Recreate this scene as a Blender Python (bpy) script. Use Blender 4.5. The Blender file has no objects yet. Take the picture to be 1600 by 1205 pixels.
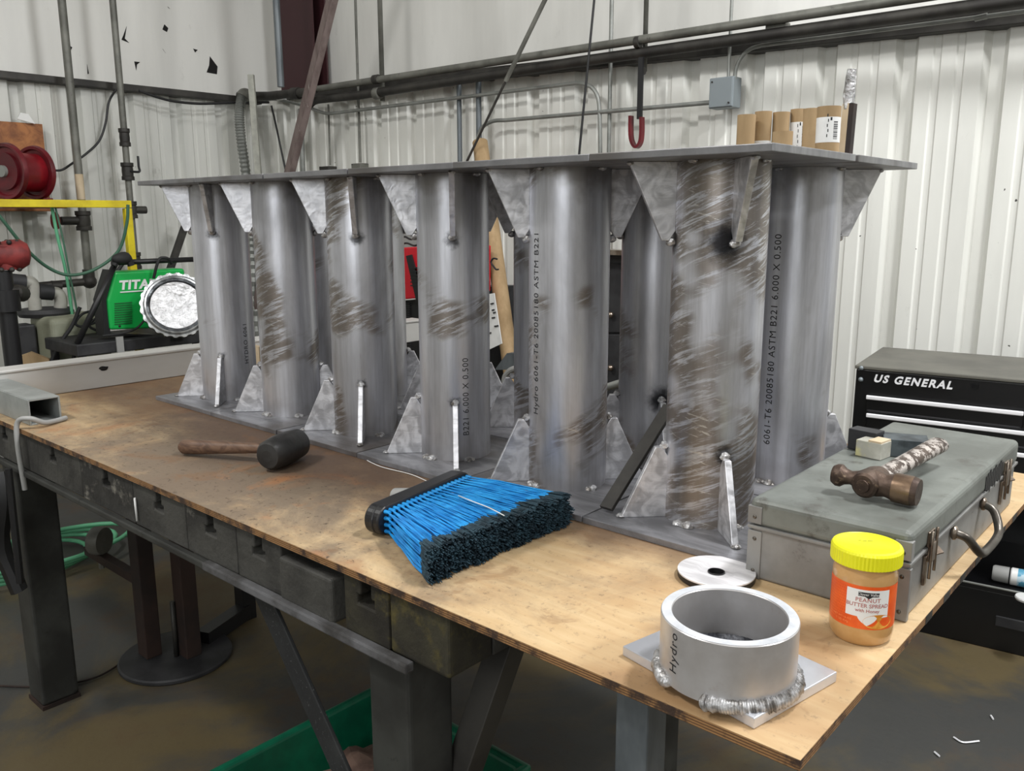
import bpy, bmesh, math, random
from math import sin, cos, pi, radians as rad, sqrt, atan2
from mathutils import Vector as V, Matrix, noise
random.seed(7)
C = bpy.context.scene.collection
# ------------------------------------------------------------------ camera
F_PX = 1330.5; CAM = V((.5248, -1.1343, .5243)); YAW = 2.29244; PIT = .19648; ROLL = -.002175
FW = V((cos(YAW)*cos(PIT), sin(YAW)*cos(PIT), -sin(PIT)))
RT = V((sin(YAW), -cos(YAW), 0)); UP = RT.cross(FW)
RT, UP = RT*cos(ROLL)+UP*sin(ROLL), UP*cos(ROLL)-RT*sin(ROLL)
def ray(x, y): return FW + RT*((x-800)/F_PX) - UP*((y-602.5)/F_PX)
def plane(x, y, n, c):
    d = ray(x, y); return CAM + d*((c-n.dot(CAM))/n.dot(d))
def aZ(x, y, z=0.): return plane(x, y, V((0,0,1)), z)
def aY(x, y, c): return plane(x, y, V((0,1,0)), c)
def aX(x, y, c): return plane(x, y, V((1,0,0)), c)
NL = V((cos(rad(177.55)), sin(rad(177.55)), 0)); NR = V((cos(rad(91.05)), sin(rad(91.05)), 0))
CL, CR = 4.847, 2.447
def aL(x, y, o=.1): return plane(x, y, NL, CL-o)
def aR(x, y, o=.1): return plane(x, y, NR, CR-o)
def pj(p):
    d = V(p)-CAM; z = d.dot(FW); return 800+F_PX*d.dot(RT)/z, 602.5-F_PX*d.dot(UP)/z
def pxr(w, p): return max(.002, w/2/F_PX*(V(p)-CAM).dot(FW))     # radius of something w px wide at p
cd = bpy.data.cameras.new('camera'); cam = bpy.data.objects.new('camera', cd); C.objects.link(cam)
cd.sensor_width = 36; cd.lens = F_PX/1600*36; cd.clip_start = .02
R3 = Matrix((RT, UP, -FW)).transposed()
cam.matrix_world = Matrix.Translation(CAM) @ R3.to_4x4()
bpy.context.scene.camera = cam
FLOOR = -.85
# ------------------------------------------------------------------ materials
def lin(c): return tuple((v/255/12.92 if v/255 <= .04045 else ((v/255+.055)/1.055)**2.4) for v in c)+(1,)
R_ = .0762
class NT:
    def __init__(s, name):
        s.m = bpy.data.materials.new(name); s.m.use_nodes = True; s.t = s.m.node_tree
        s.b = s.t.nodes['Principled BSDF']; s.co = s.n('ShaderNodeTexCoord').outputs['Object']
    def n(s, t, **k):
        a = s.t.nodes.new(t)
        for q, v in k.items(): setattr(a, q, v)
        return a
    def l(s, a, b): s.t.links.new(a, b)
    def mapv(s, v, scale=(1,1,1), loc=(0,0,0), rot=(0,0,0)):
        a = s.n('ShaderNodeMapping'); s.l(v, a.inputs[0]); a.inputs['Scale'].default_value = scale
        a.inputs['Location'].default_value = loc; a.inputs['Rotation'].default_value = rot; return a.outputs[0]
    def noise(s, v, scale, detail=5, rough=.6, dist=0):
        a = s.n('ShaderNodeTexNoise'); s.l(v, a.inputs['Vector']); a.inputs['Scale'].default_value = scale
        a.inputs['Detail'].default_value = detail; a.inputs['Roughness'].default_value = rough
        a.inputs['Distortion'].default_value = dist; return a.outputs['Fac']
    def ramp(s, f, a, b):
        r = s.n('ShaderNodeMapRange'); r.interpolation_type = 'SMOOTHSTEP'; s.l(f, r.inputs[0])
        r.inputs[1].default_value = a; r.inputs[2].default_value = b; return r.outputs[0]
    def math(s, op, a, b):
        r = s.n('ShaderNodeMath', operation=op)
        for i, v in enumerate((a, b)):
            if isinstance(v, (int, float)): r.inputs[i].default_value = v
            else: s.l(v, r.inputs[i])
        return r.outputs[0]
    def mix(s, f, a, b):
        r = s.n('ShaderNodeMix', data_type='RGBA')
        for i, v in ((0, f), (6, a), (7, b)):
            if isinstance(v, tuple): r.inputs[i].default_value = v
            elif isinstance(v, (int, float)): r.inputs[i].default_value = v
            else: s.l(v, r.inputs[i])
        return r.outputs[2]
    def rnd(s, amp=20):      # object coordinates shifted by the object's own random value
        o = s.n('ShaderNodeObjectInfo').outputs['Random']; m = s.math('MULTIPLY', o, amp)
        a = s.n('ShaderNodeVectorMath', operation='ADD'); s.l(s.co, a.inputs[0]); s.l(m, a.inputs[1]); return a.outputs[0]
    def fin(s, col=None, rough=None, metal=0, bump=None, bs=.2, bd=.002, spec=None):
        if col is not None:
            if isinstance(col, tuple): s.b.inputs['Base Color'].default_value = col
            else: s.l(col, s.b.inputs['Base Color'])
        if rough is not None:
            if isinstance(rough, (int, float)): s.b.inputs['Roughness'].default_value = rough
            else: s.l(rough, s.b.inputs['Roughness'])
        if isinstance(metal, (int, float)): s.b.inputs['Metallic'].default_value = metal
        else: s.l(metal, s.b.inputs['Metallic'])
        if spec is not None: s.b.inputs['Specular IOR Level'].default_value = spec
        if bump is not None:
            b = s.n('ShaderNodeBump'); b.inputs['Strength'].default_value = bs; b.inputs['Distance'].default_value = bd
            s.l(bump, b.inputs['Height']); s.l(b.outputs[0], s.b.inputs['Normal'])
        return s.m
def mat(name, c1, c2=None, scale=8, rough=.5, metal=0, thr=(.35,.65), stretch=(1,1,1), bump=.15, bscale=None, bd=.002, spec=None, c3=None, s3=30, t3=(.6,.7)):
    t = NT(name); v = t.mapv(t.rnd(), stretch)
    f = t.noise(v, scale); col = lin(c1)
    if c2: col = t.mix(t.ramp(f, *thr), lin(c1), lin(c2))
    if c3: col = t.mix(t.ramp(t.noise(v, s3, 8, .7), *t3), col, lin(c3))
    h = t.noise(v, bscale or scale*4) if bump else None
    return t.fin(col, rough, metal, h, bump, bd, spec)
def m_pipe(name='mill_aluminium', soot=(), wear=.5):
    t = NT(name); v = t.rnd()
    a = t.noise(t.mapv(v, (1,1,.25)), 7, 6, .6, .4)                # broad long patches
    b = t.noise(t.mapv(v, (40,40,1.5)), 3, 4)                      # draw lines
    base = t.mix(t.ramp(a, .35, .7), lin((214,215,222)), lin((160,160,164)))
    base = t.mix(t.math('MULTIPLY', t.ramp(b, .4, .75), .25), base, lin((120,118,116)))
    # patches of brown film rubbed through by slanted scratches
    pm = t.ramp(t.noise(v, 4.6, 3, .5), wear, wear+.07)
    sp = t.n('ShaderNodeSeparateXYZ'); t.l(t.co, sp.inputs[0]); cb = t.n('ShaderNodeCombineXYZ')
    t.l(t.math('MULTIPLY', t.math('ARCTAN2', sp.outputs[1], sp.outputs[0]), R_), cb.inputs[0]); t.l(sp.outputs[2], cb.inputs[1]); t.l(t.n('ShaderNodeObjectInfo').outputs['Random'], cb.inputs[2])
    hv = t.mapv(t.mapv(cb.outputs[0], rot=(0,0,-.38)), (9,75,3)); hv2 = t.mapv(t.mapv(cb.outputs[0], rot=(0,0,.25)), (14,120,5))
    sc = t.ramp(t.noise(hv, 1.6, 6, .7, .5), .40, .52)
    sc2 = t.ramp(t.noise(hv2, 1.2, 5, .7, .8), .6, .66)
    film = t.math('MULTIPLY', pm, sc)
    base = t.mix(t.math('MULTIPLY', film, .8), base, lin((112,100,86)))
    base = t.mix(t.math('MULTIPLY', t.math('MULTIPLY', pm, sc2), .6), base, lin((208,204,198)))
    fn = t.noise(t.mapv(v, (30,30,2)), 2.5, 10, .8)
    base = t.mix(t.math('MULTIPLY', t.ramp(fn, .62, .72), .5), base, lin((70,66,62)))
    # soot where the gusset toes were welded, smoke under the top plate
    for i, (px, py, pz, r0, k) in enumerate(soot):
        d = t.n('ShaderNodeVectorMath', operation='DISTANCE'); t.l(t.co, d.inputs[0]); d.inputs[1].default_value = (px, py, pz)
        nn = t.math('ADD', d.outputs['Value'], t.math('MULTIPLY', t.math('SUBTRACT', t.noise(v, 60), .5), .03))
        mk = t.ramp(nn, r0, r0*.25)
        base = t.mix(t.math('MULTIPLY', mk, k), base, lin((24,24,28)))
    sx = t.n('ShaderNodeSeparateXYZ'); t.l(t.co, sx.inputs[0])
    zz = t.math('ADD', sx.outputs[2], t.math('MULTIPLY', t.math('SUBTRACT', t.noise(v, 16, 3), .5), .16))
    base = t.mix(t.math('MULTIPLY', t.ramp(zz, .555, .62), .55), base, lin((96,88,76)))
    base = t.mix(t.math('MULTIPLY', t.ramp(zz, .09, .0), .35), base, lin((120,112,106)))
    rg = t.math('ADD', .26, t.math('MULTIPLY', a, .22))
    return t.fin(base, rg, .74, t.noise(t.mapv(v, (60,60,4)), 3, 6), .12, .001)
def m_gusset():
    t = NT('ground_aluminium'); v = t.rnd()
    a = t.noise(v, 26, 3, .5, 1.5); b = t.noise(t.mapv(v, (8,8,60), rot=(.6,.5,.2)), 2.4, 6, .7)
    c = t.mix(t.ramp(a, .35, .65), lin((182,182,186)), lin((226,226,230)))
    c = t.mix(t.math('MULTIPLY', t.ramp(b, .5, .7), .3), c, lin((130,128,126)))
    return t.fin(c, t.math('ADD', .27, t.math('MULTIPLY', a, .3)), .7, t.noise(v, 30, 2, .4, 2), .22, .003)
def m_plate(name, c1, c2, c3):
    t = NT(name); v = t.rnd()
    a = t.noise(t.mapv(v, (1,3,1)), 6, 7, .65, .6); b = t.noise(v, 3, 3)
    c = t.mix(t.ramp(a, .35, .65), lin(c1), lin(c2)); c = t.mix(t.math('MULTIPLY', t.ramp(b, .48, .66), .8), c, lin(c3))
    return t.fin(c, t.math('ADD', .3, t.math('MULTIPLY', a, .25)), .5, t.noise(v, 90, 5), .2, .001)
def m_ply():
    t = NT('plywood_face'); v = t.mapv(t.co, loc=(-.9785,.2225,0))
    g = t.noise(t.mapv(v, (1.2,9,1)), 3, 8, .6, 1.2); k = t.noise(v, 2.1, 4, .55, .3)
    c = t.mix(t.ramp(g, .32, .68), lin((203,177,137)), lin((190,160,119)))
    c = t.mix(t.math('MULTIPLY', t.ramp(k, .46, .66), .7), c, lin((150,112,74)))
    sx = t.n('ShaderNodeSeparateXYZ'); t.l(v, sx.inputs[0])
    # grime: more of it towards the far left of the sheet
    w = t.math('ADD', t.math('SUBTRACT', .72, t.math('MULTIPLY', t.math('ABSOLUTE', t.math('ADD', sx.outputs[0], 1.1), 0), .55)), t.math('MULTIPLY', t.noise(v, 4.5, 8, .7, .4), 1.5))
    gr = t.ramp(w, .80, 1.42); c = t.mix(t.math('MULTIPLY', gr, .9), c, lin((104,92,80)))
    og = t.ramp(t.noise(v, 5.5, 5, .6, .6), .56, .7); c = t.mix(t.math('MULTIPLY', t.math('MULTIPLY', og, gr), .7), c, lin((170,112,66)))
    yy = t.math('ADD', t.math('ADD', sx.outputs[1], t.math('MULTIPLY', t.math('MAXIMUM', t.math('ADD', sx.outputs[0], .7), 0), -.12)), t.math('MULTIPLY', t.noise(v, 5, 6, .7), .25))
    near = t.math('MULTIPLY', t.ramp(yy, -.10, .06), t.ramp(sx.outputs[0], .02, -.12))  # brown staining with the stands' shadow painted in along their plates
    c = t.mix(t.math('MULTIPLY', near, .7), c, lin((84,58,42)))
    sp = t.noise(v, 70, 6, .8); spm = t.math('MULTIPLY', t.ramp(sp, .56, .64), t.math('ADD', .3, t.math('MULTIPLY', gr, .7)))
    c = t.mix(spm, c, lin((74,60,50)))
    st = t.ramp(t.noise(t.mapv(v, (7,34,1)), 1.1, 7, .8), .62, .72); c = t.mix(t.math('MULTIPLY', st, .75), c, lin((76,52,36)))
    bl = t.ramp(t.noise(v, 9, 5, .65, .8), .58, .68); c = t.mix(t.math('MULTIPLY', bl, .4), c, lin((120,84,52)))
    return t.fin(c, .62, 0, g, .15, .001)
def m_plyedge():
    t = NT('plywood_edge'); v = t.co
    z = t.n('ShaderNodeSeparateXYZ'); t.l(v, z.inputs[0])
    w = t.math('SINE', t.math('MULTIPLY', z.outputs[2], 1900), 0)
    c = t.mix(t.ramp(w, -.4, .4), lin((150,112,70)), lin((98,68,42)))
    c = t.mix(t.ramp(t.noise(v, 22, 6, .7), .45, .62), c, lin((58,42,32)))
    return t.fin(c, .8, 0, t.noise(v, 160, 4), .5, .003)
def m_floor():
    t = NT('worn_concrete'); v = t.co
    a = t.noise(v, 1.3, 7, .62, .5); b = t.noise(v, 2.3, 9, .7)
    c = t.mix(t.ramp(a, .42, .58), lin((62,62,60)), lin((92,80,54)))
    c = t.mix(t.math('MULTIPLY', t.ramp(b, .5, .7), .6), c, lin((88,66,44)))
    c = t.mix(t.math('MULTIPLY', t.ramp(t.noise(v, 40, 6, .8), .55, .75), .5), c, lin((44,40,36)))
    return t.fin(c, t.math('ADD', .35, t.math('MULTIPLY', b, .5)), 0, t.noise(v, 30, 8), .2, .004)
def m_wall(name, c1, c2, dirt, speck=True):
    t = NT(name); v = t.co
    a = t.noise(t.mapv(v, (1,1,.15)), 3, 6, .6); b = t.noise(t.mapv(v, (1,1,.5)), 9, 8, .75)
    c = t.mix(t.ramp(a, .35, .7), lin(c1), lin(c2)); c = t.mix(t.math('MULTIPLY', t.ramp(b, .6, .78), dirt), c, lin((120,116,108)))
    if speck: c = t.mix(t.ramp(t.noise(v, 28, 2, .5), .765, .78), c, lin((70,68,64)))
    return t.fin(c, .42, 0, t.noise(v, 12, 4), .12, .004)
def m_wood(name, c1, c2, sc=(2,22,22), rough=.5):
    t = NT(name); g = t.noise(t.mapv(t.co, sc), 2.4, 7, .65, 1.2)
    return t.fin(t.mix(t.ramp(g, .35, .65), lin(c1), lin(c2)), rough, 0, g, .2, .001)
def plain(name, c, rough=.5, metal=0, **k): return mat(name, c, None, rough=rough, metal=metal, bump=k.pop('bump', .08), **k)
M = dict(
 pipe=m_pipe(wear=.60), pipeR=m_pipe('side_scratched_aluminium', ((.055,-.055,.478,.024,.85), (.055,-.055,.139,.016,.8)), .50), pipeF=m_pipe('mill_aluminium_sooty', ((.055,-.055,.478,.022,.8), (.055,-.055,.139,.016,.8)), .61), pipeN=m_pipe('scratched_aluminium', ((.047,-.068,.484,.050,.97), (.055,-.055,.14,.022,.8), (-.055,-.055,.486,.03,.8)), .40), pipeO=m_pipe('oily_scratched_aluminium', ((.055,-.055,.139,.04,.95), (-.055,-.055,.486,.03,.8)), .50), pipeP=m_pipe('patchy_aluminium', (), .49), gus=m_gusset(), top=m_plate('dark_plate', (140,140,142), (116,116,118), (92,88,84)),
 base=m_plate('base_plate', (150,150,154), (108,108,111), (84,76,70)), weld=mat('weld_metal', (206,206,208), (120,116,112), 60, .3, .6, bump=.7, bscale=160),
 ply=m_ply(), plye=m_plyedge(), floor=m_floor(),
 wallR=m_wall('white_corrugated_sheet', (228,228,222), (214,214,208), .35), wallL=m_wall('grey_white_corrugated_sheet', (212,212,206), (194,195,190), .5),
 insul=m_wall('white_insulation_facing', (226,225,220), (212,211,206), .3, False), gap=plain('dark_gap', (22,20,19), .9),
 iron=mat('painted_iron_grime', (70,69,65), (38,37,35), 6, .7, .1, c3=(150,146,136), s3=6, t3=(.58,.72), bump=.6, bscale=60, bd=.004),
 ironY=mat('yellow_stained_iron', (56,53,40), (34,31,26), 9, .7, .1, c3=(84,76,40), s3=14, t3=(.54,.7), bump=.5, bscale=60, bd=.004),
 dust=mat('dust_covered_iron', (104,104,104), (52,50,48), 5, .85, .1, bump=.5, bscale=120), 
 leg=mat('grimy_steel_tube', (62,63,60), (42,42,40), 6, .6, .15, c3=(28,26,24), s3=18, bump=.3), brace=mat('dark_speckled_flat_bar', (62,64,64), (40,41,42), 5, .7, .3, c3=(100,100,100), s3=160, t3=(.6,.68), bump=.3, bscale=150),
 galv=mat('galvanised_tube', (108,114,118), (82,88,92), 12, .45, .3, stretch=(1,1,.3)),
 rust=mat('rusty_brown_steel', (54,38,32), (36,27,24), 9, .75, .1), redox=plain('red_oxide_steel', (60,28,32), .6),
 brownang=mat('worn_brown_steel', (126,112,108), (98,84,81), 14, .6, .1, stretch=(1,1,.2), c3=(176,168,162), s3=30),
 cond=mat('galvanised_conduit', (144,146,142), (120,122,118), 8, .4, .3), gpipe=mat('dull_grey_pipe', (118,118,111), (92,92,86), 7, .5, .2, c3=(78,76,72), s3=20),
 dpipe=mat('dark_pipe', (64,62,58), (44,42,40), 7, .55, .3), black=plain('black_paint', (24,24,26), .45), blackr=plain('black_rubber', (30,30,31), .7), 
 boxg=plain('grey_junction_box', (132,140,144), .45, .3), grey=plain('grey_plastic', (150,150,148), .5),
 rubber=mat('scuffed_black_rubber', (30,30,30), (48,47,46), 14, .42, 0, bump=.5, bscale=60, c3=(96,94,90), s3=22, t3=(.66,.74)),
 handle=m_wood('stained_hickory', (112,86,68), (76,54,42)), board=m_wood('varnished_board', (168,108,58), (116,66,30), (14,3,3)),
 white=plain('white_plastic', (226,226,224), .4), paper=mat('white_paper', (230,230,228), (216,216,214), 9, .7), ink=plain('dark_print', (34,34,36), .7),
 card=mat('brown_cardboard', (170,144,108), (152,127,92), 7, .8, 0, stretch=(3,3,1), bump=.2), cardin=plain('cardboard_inside', (96,76,54), .9), tan=mat('kraft_paper', (206,188,160), (190,170,140), 6, .8),
 blue=mat('blue_bristle', (16,122,196), (44,158,226), 30, .35, 0, bump=0), tip=mat('dirty_frayed_bristle', (40,66,78), (22,40,50), 60, .8, 0, bump=0), blkp=plain('black_broom_plastic', (26,26,28), .4),
 tbox=mat('grey_green_enamel', (118,122,117), (98,101,96), 9, .45, .1, c3=(82,81,76), s3=16, t3=(.54,.7), bump=.3, bscale=24), tboxs=mat('scuffed_grey_enamel', (138,138,136), (118,117,115), 8, .42, .1, c3=(80,76,72), s3=16, t3=(.6,.72), bump=.2),
 nickel=mat('worn_nickel', (168,156,144), (120,104,92), 22, .28, .95), hbail=mat('worn_steel_handle', (116,112,106), (78,72,66), 14, .35, .9),
 hammer=mat('rusty_forged_steel', (96,80,70), (64,52,46), 30, .5, .7, c3=(140,120,100), s3=50, t3=(.6,.7), bump=.6, bscale=90), hamb=mat('polished_rusty_steel', (134,112,92), (96,78,66), 24, .35, .85),
 hpaint=mat('peeling_painted_steel', (92,80,72), (62,52,48), 30, .5, .6, c3=(192,184,178), s3=60, t3=(.48,.54), stretch=(1,1,1), bump=.5, bscale=80),
 alu=mat('bright_aluminium', (214,216,222), (196,198,204), 12, .32, .55, bump=.1), alus=mat('brushed_aluminium', (204,203,204), (180,177,176), 8, .36, .55, c3=(160,140,134), s3=10, t3=(.58,.75)), alub=mat('saw_cut_aluminium', (240,242,246), (214,218,224), 26, .28, .4, bump=.3, bscale=90),
 beam=mat('dusty_aluminium_beam', (204,203,200), (186,184,180), 4, .5, .2, stretch=(1,.3,1), c3=(140,128,116), s3=12, t3=(.68,.8)), tubeal=mat('weathered_aluminium_tube', (160,164,162), (136,140,138), 9, .45, .35),
 soot=mat('sooty_aluminium', (110,112,118), (40,42,50), 50, .5, .5, bump=.8, bscale=140, bd=.004), yel=plain('yellow_lid', (226,224,28), .35), pb=mat('peanut_butter', (196,154,100), (182,138,82), 18, .25, 0, c3=(128,88,44), s3=28, t3=(.64,.7)), orange=mat('orange_label', (232,98,34), (220,84,26), 60, .35),
 oran2=plain('pale_orange_print', (244,150,90), .4), green=plain('green_enamel', (22,168,76), .35), dgreen=mat('green_plastic_tub', (10,104,74), (6,80,58), 8, .4), hoseg=plain('green_hose', (66,104,84), .5), hosel=plain('light_green_hose', (96,170,130), .5),
 yelp=mat('yellow_painted_steel', (226,206,30), (200,178,24), 9, .5), red=mat('dark_red_enamel', (104,20,30), (76,13,22), 9, .4), redv=mat('faded_red_iron', (136,48,46), (104,34,34), 20, .6), redb=plain('bright_red_enamel', (190,18,36), .4), pvc=mat('grey_pvc', (176,174,166), (160,158,150), 8, .5), beige=mat('dusty_beige_plastic', (168,170,150), (148,150,130), 6, .6),
 chblack=plain('gloss_black_enamel', (10,10,12), .3), chtop=mat('dusty_black_top', (98,96,88), (82,80,74), 6, .5, 0, bump=.05), chrome=plain('polished_trim', (252,252,255), .3, .2, bump=0), dgrey=mat('charcoal_steel', (60,60,62), (44,44,46), 9, .6, .3), slab=mat('primer_grey_block', (208,206,196), (176,174,162), 16, .5, .3, c3=(206,200,150), s3=12, t3=(.5,.6)), slabd=mat('painted_steel_offcut', (84,92,96), (50,56,60), 30, .5, .3), brn=mat('brown_crumpled_paper', (120,96,84), (84,64,56), 12, .9), pink=plain('pink_plastic', (206,160,160), .5), discm=mat('pale_scratched_disc', (226,224,226), (196,194,196), 14, .5, .2, stretch=(1,6,1)))
# ------------------------------------------------------------------ geometry helpers
def nb(): return bmesh.new()
def bx(bm, c, s, rot=None):
    g = bmesh.ops.create_cube(bm, size=1)['verts']; mt = Matrix.Diagonal((s[0], s[1], s[2], 1))
    if rot is not None: mt = rot.to_4x4() @ mt
    bmesh.ops.transform(bm, matrix=Matrix.Translation(c) @ mt, verts=g); return g
def b2(bm, x0, x1, y0, y1, z0, z1): return bx(bm, ((x0+x1)/2, (y0+y1)/2, (z0+z1)/2), (x1-x0, y1-y0, z1-z0))
def tube(bm, pts, r, seg=12, cap=True, sm=True):
    pts = [V(p) for p in pts]; rs = r if isinstance(r, (list, tuple)) else [r]*len(pts); rings = []
    up = None
    for i, p in enumerate(pts):
        d = (pts[min(i+1, len(pts)-1)]-pts[max(i-1, 0)]).normalized()
        if up is None: up = V((0,0,1)) if abs(d.z) < .9 else V((1,0,0))
        a = d.cross(up).normalized(); b = a.cross(d).normalized(); up = b
        rings.append([bm.verts.new(p+(a*cos(2*pi*k/seg)+b*sin(2*pi*k/seg))*rs[i]) for k in range(seg)])
    for i in range(len(rings)-1):
        for k in range(seg):
            f = bm.faces.new((rings[i][k], rings[i][(k+1)%seg], rings[i+1][(k+1)%seg], rings[i+1][k])); f.smooth = sm
    if cap:
        bm.faces.new(list(reversed(rings[0]))); bm.faces.new(rings[-1])
    return rings
def sm_path(pts, n=8):      # Catmull-Rom
    pts = [V(p) for p in pts]; q = [pts[0]*2-pts[1]]+pts+[pts[-1]*2-pts[-2]]; out = []
    for i in range(1, len(q)-2):
        for k in range(n):
            t = k/n; a, b, c, d = q[i-1], q[i], q[i+1], q[i+2]
            out.append(.5*((2*b)+(c-a)*t+(2*a-5*b+4*c-d)*t*t+(3*b-a-3*c+d)*t**3))
    return out+[pts[-1]]
def lathe(bm, prof, seg=32, c=(0,0,0), rot=None, closed=False, sm=True):
    rings = []
    for r, z in prof:
        ring = []
        for k in range(seg):
            p = V((r*cos(2*pi*k/seg), r*sin(2*pi*k/seg), z))
            if rot is not None: p = rot @ p
            ring.append(bm.verts.new(p+V(c)))
        rings.append(ring)
    if closed: rings.append(rings[0])
    for i in range(len(rings)-1):
        for k in range(seg):
            f = bm.faces.new((rings[i][k], rings[i][(k+1)%seg], rings[i+1][(k+1)%seg], rings[i+1][k])); f.smooth = sm
    if not closed:
        if prof[0][0] > 1e-5: bm.faces.new(list(reversed(rings[0])))
        if prof[-1][0] > 1e-5: bm.faces.new(rings[-1])
def prism(bm, poly, ext):
    a = [bm.verts.new(V(p)) for p in poly]; b = [bm.verts.new(V(p)+V(ext)) for p in poly]; n = len(a)
    bm.faces.new(a); bm.faces.new(list(reversed(b)))
    for i in range(n): bm.faces.new((a[(i+1)%n], a[i], b[i], b[(i+1)%n]))
def ball(bm, c, r, s=(1,1,1), seg=12):
    g = bmesh.ops.create_uvsphere(bm, u_segments=seg, v_segments=max(6, seg//2), radius=r)['verts']
    bmesh.ops.transform(bm, matrix=Matrix.Translation(c) @ Matrix.Diagonal((*s, 1)), verts=g)
    for v in g:
        for f in v.link_faces: f.smooth = True
def align(d):      # matrix whose local Z is d
    return V(d).normalized().to_track_quat('Z', 'Y').to_matrix()
PW = {}
def obj(name, bm, m, parent=None, world=False, bev=0, seg=2, jit=0, label=None):
    bmesh.ops.remove_doubles(bm, verts=bm.verts, dist=1e-6)
    bmesh.ops.recalc_face_normals(bm, faces=bm.faces)
    if jit:
        for v in bm.verts: v.co += noise.noise_vector(v.co*40)*jit
    if parent is not None and world: bm.transform(PW[parent.name].inverted())
    for e_ in bm.edges:
        if len(e_.link_faces) == 2 and e_.calc_face_angle(0) > .62: e_.smooth = False
    me = bpy.data.meshes.new(name); bm.to_mesh(me); bm.free(); me.materials.append(m)
    o = bpy.data.objects.new(name, me); C.objects.link(o)
    if parent is not None: o.parent = parent
    PW[o.name] = PW[parent.name].copy() if parent is not None else Matrix.Identity(4)
    if bev:
        b = o.modifiers.new('Bevel', 'BEVEL'); b.width = bev; b.segments = seg; b.limit_method = 'ANGLE'; b.angle_limit = rad(40)
        b.harden_normals = False
    if label: o['label'] = label
    return o
def thing(name, label, cat, loc=(0,0,0), rz=0, group=None):
    o = bpy.data.objects.new(name, None); C.objects.link(o); o.location = loc; o.rotation_euler = (0, 0, rz)
    o.empty_display_size = .05; PW[o.name] = Matrix.Translation(loc) @ Matrix.Rotation(rz, 4, 'Z')
    return tag(o, label, cat, group)
def tag(o, label, cat, group=None, kind=None):
    o['label'] = label; o['category'] = cat
    if group: o['group'] = group
    if kind: o['kind'] = kind
    return o
def struct(name, bm, m, label=None, cat=None, **k):
    o = obj(name, bm, m, **k); o['kind'] = 'structure'
    if label: o['label'] = label
    if cat: o['category'] = cat
    return o
def one(name, bm, m, label, cat, group=None, **k): return tag(obj(name, bm, m, **k), label, cat, group)
def text_bm(s, size, thick=0.0, bold=.0, gap=1.0, shear=0):
    cu = bpy.data.curves.new('t', 'FONT'); cu.body = s; cu.size = size; cu.offset = bold; cu.extrude = thick; cu.space_character = gap; cu.resolution_u = 3; cu.shear = shear
    cu.align_x = 'CENTER'; cu.align_y = 'CENTER'
    o = bpy.data.objects.new('t', cu); C.objects.link(o); dg = bpy.context.evaluated_depsgraph_get(); dg.update()
    me = bpy.data.meshes.new_from_object(o.evaluated_get(dg)); bm = bmesh.new(); bm.from_mesh(me)
    bpy.data.objects.remove(o); bpy.data.curves.remove(cu); bpy.data.meshes.remove(me); return bm
def cyl_text(s, size, R, th, zc, up=True, **k):      # lettering wrapped on a vertical cylinder; up: the line of text climbs
    bm = text_bm(s, size, **k)
    bmesh.ops.triangulate(bm, faces=bm.faces)
    for v in bm.verts:
        x, y = v.co.x, v.co.y
        a, z = (th-(-y)/R*-1*-1, zc+x) if up else (th+x/R, zc+y)
        if up: a = th - y/R
        v.co = V((R*cos(a), R*sin(a), z))
    return bm
def face_theta(cx, cy, R, z, px):      # angle on a vertical cylinder that shows at image column px
    best = None; base = atan2(CAM.y-cy, CAM.x-cx)
    for i in range(-80, 81):
        a = base+rad(i); x, _ = pj((cx+R*cos(a), cy+R*sin(a), z))
        if best is None or abs(x-px) < best[0]: best = (abs(x-px), a)
    return best[1]
# ------------------------------------------------------------------ the room
b = nb(); b2(b, -6, 5, -5, 3.2, FLOOR-.1, FLOOR); struct('floor', b, M['floor'])
cor = V((-4.75, 2.36, 0)); tR = V((cos(rad(1.05)), sin(rad(1.05)), 0)); tL = V((cos(rad(-92.45)), sin(rad(-92.45)), 0))
GZ = 1.27; GZR = 1.307
def rib_wall(t, n_in, s0, s1, z0, z1, phase, slope=0):
    bm = nb(); prof = []; s = s0+(phase-s0)%.3048-.3048
    while s < s1+.3:
        for ds, d in ((0,0),(.020,-.038),(.062,-.038),(.082,0),(.135,0),(.141,-.006),(.160,-.006),(.166,0),(.215,0),(.221,-.006),(.240,-.006),(.246,0)):
            if s0 <= s+ds <= s1: prof.append((s+ds, d))
        s += .3048
    prof = [(s0, 0)]+prof+[(s1, 0)]; vs = []
    for (ss, d) in prof:
        p = cor+t*ss+n_in*d; vs.append((bm.verts.new((p.x, p.y, z0)), bm.verts.new((p.x, p.y, z1+slope*ss))))
    for i in range(len(vs)-1): bm.faces.new((vs[i][0], vs[i+1][0], vs[i+1][1], vs[i][1]))
    return bm
def s_on(p, t): return (V((p.x, p.y, 0))-cor).dot(t)
phR = s_on(aR(1066, 180, 0), tR); phL = s_on(aL(212, 200, 0), tL)
struct('wall_right', rib_wall(tR, -NR, 0, 7, FLOOR, GZR, phR, -.0265), M['wallR'])
struct('wall_left', rib_wall(tL, -NL, 0, 7, FLOOR, GZ, phL), M['wallL'])
def drape_d(s, z, amp): return -.20+amp*(noise.noise(V((s*1.6, 0, z*.6)))+.35*noise.noise(V((s*4, 3, z*1.5))))
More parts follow.
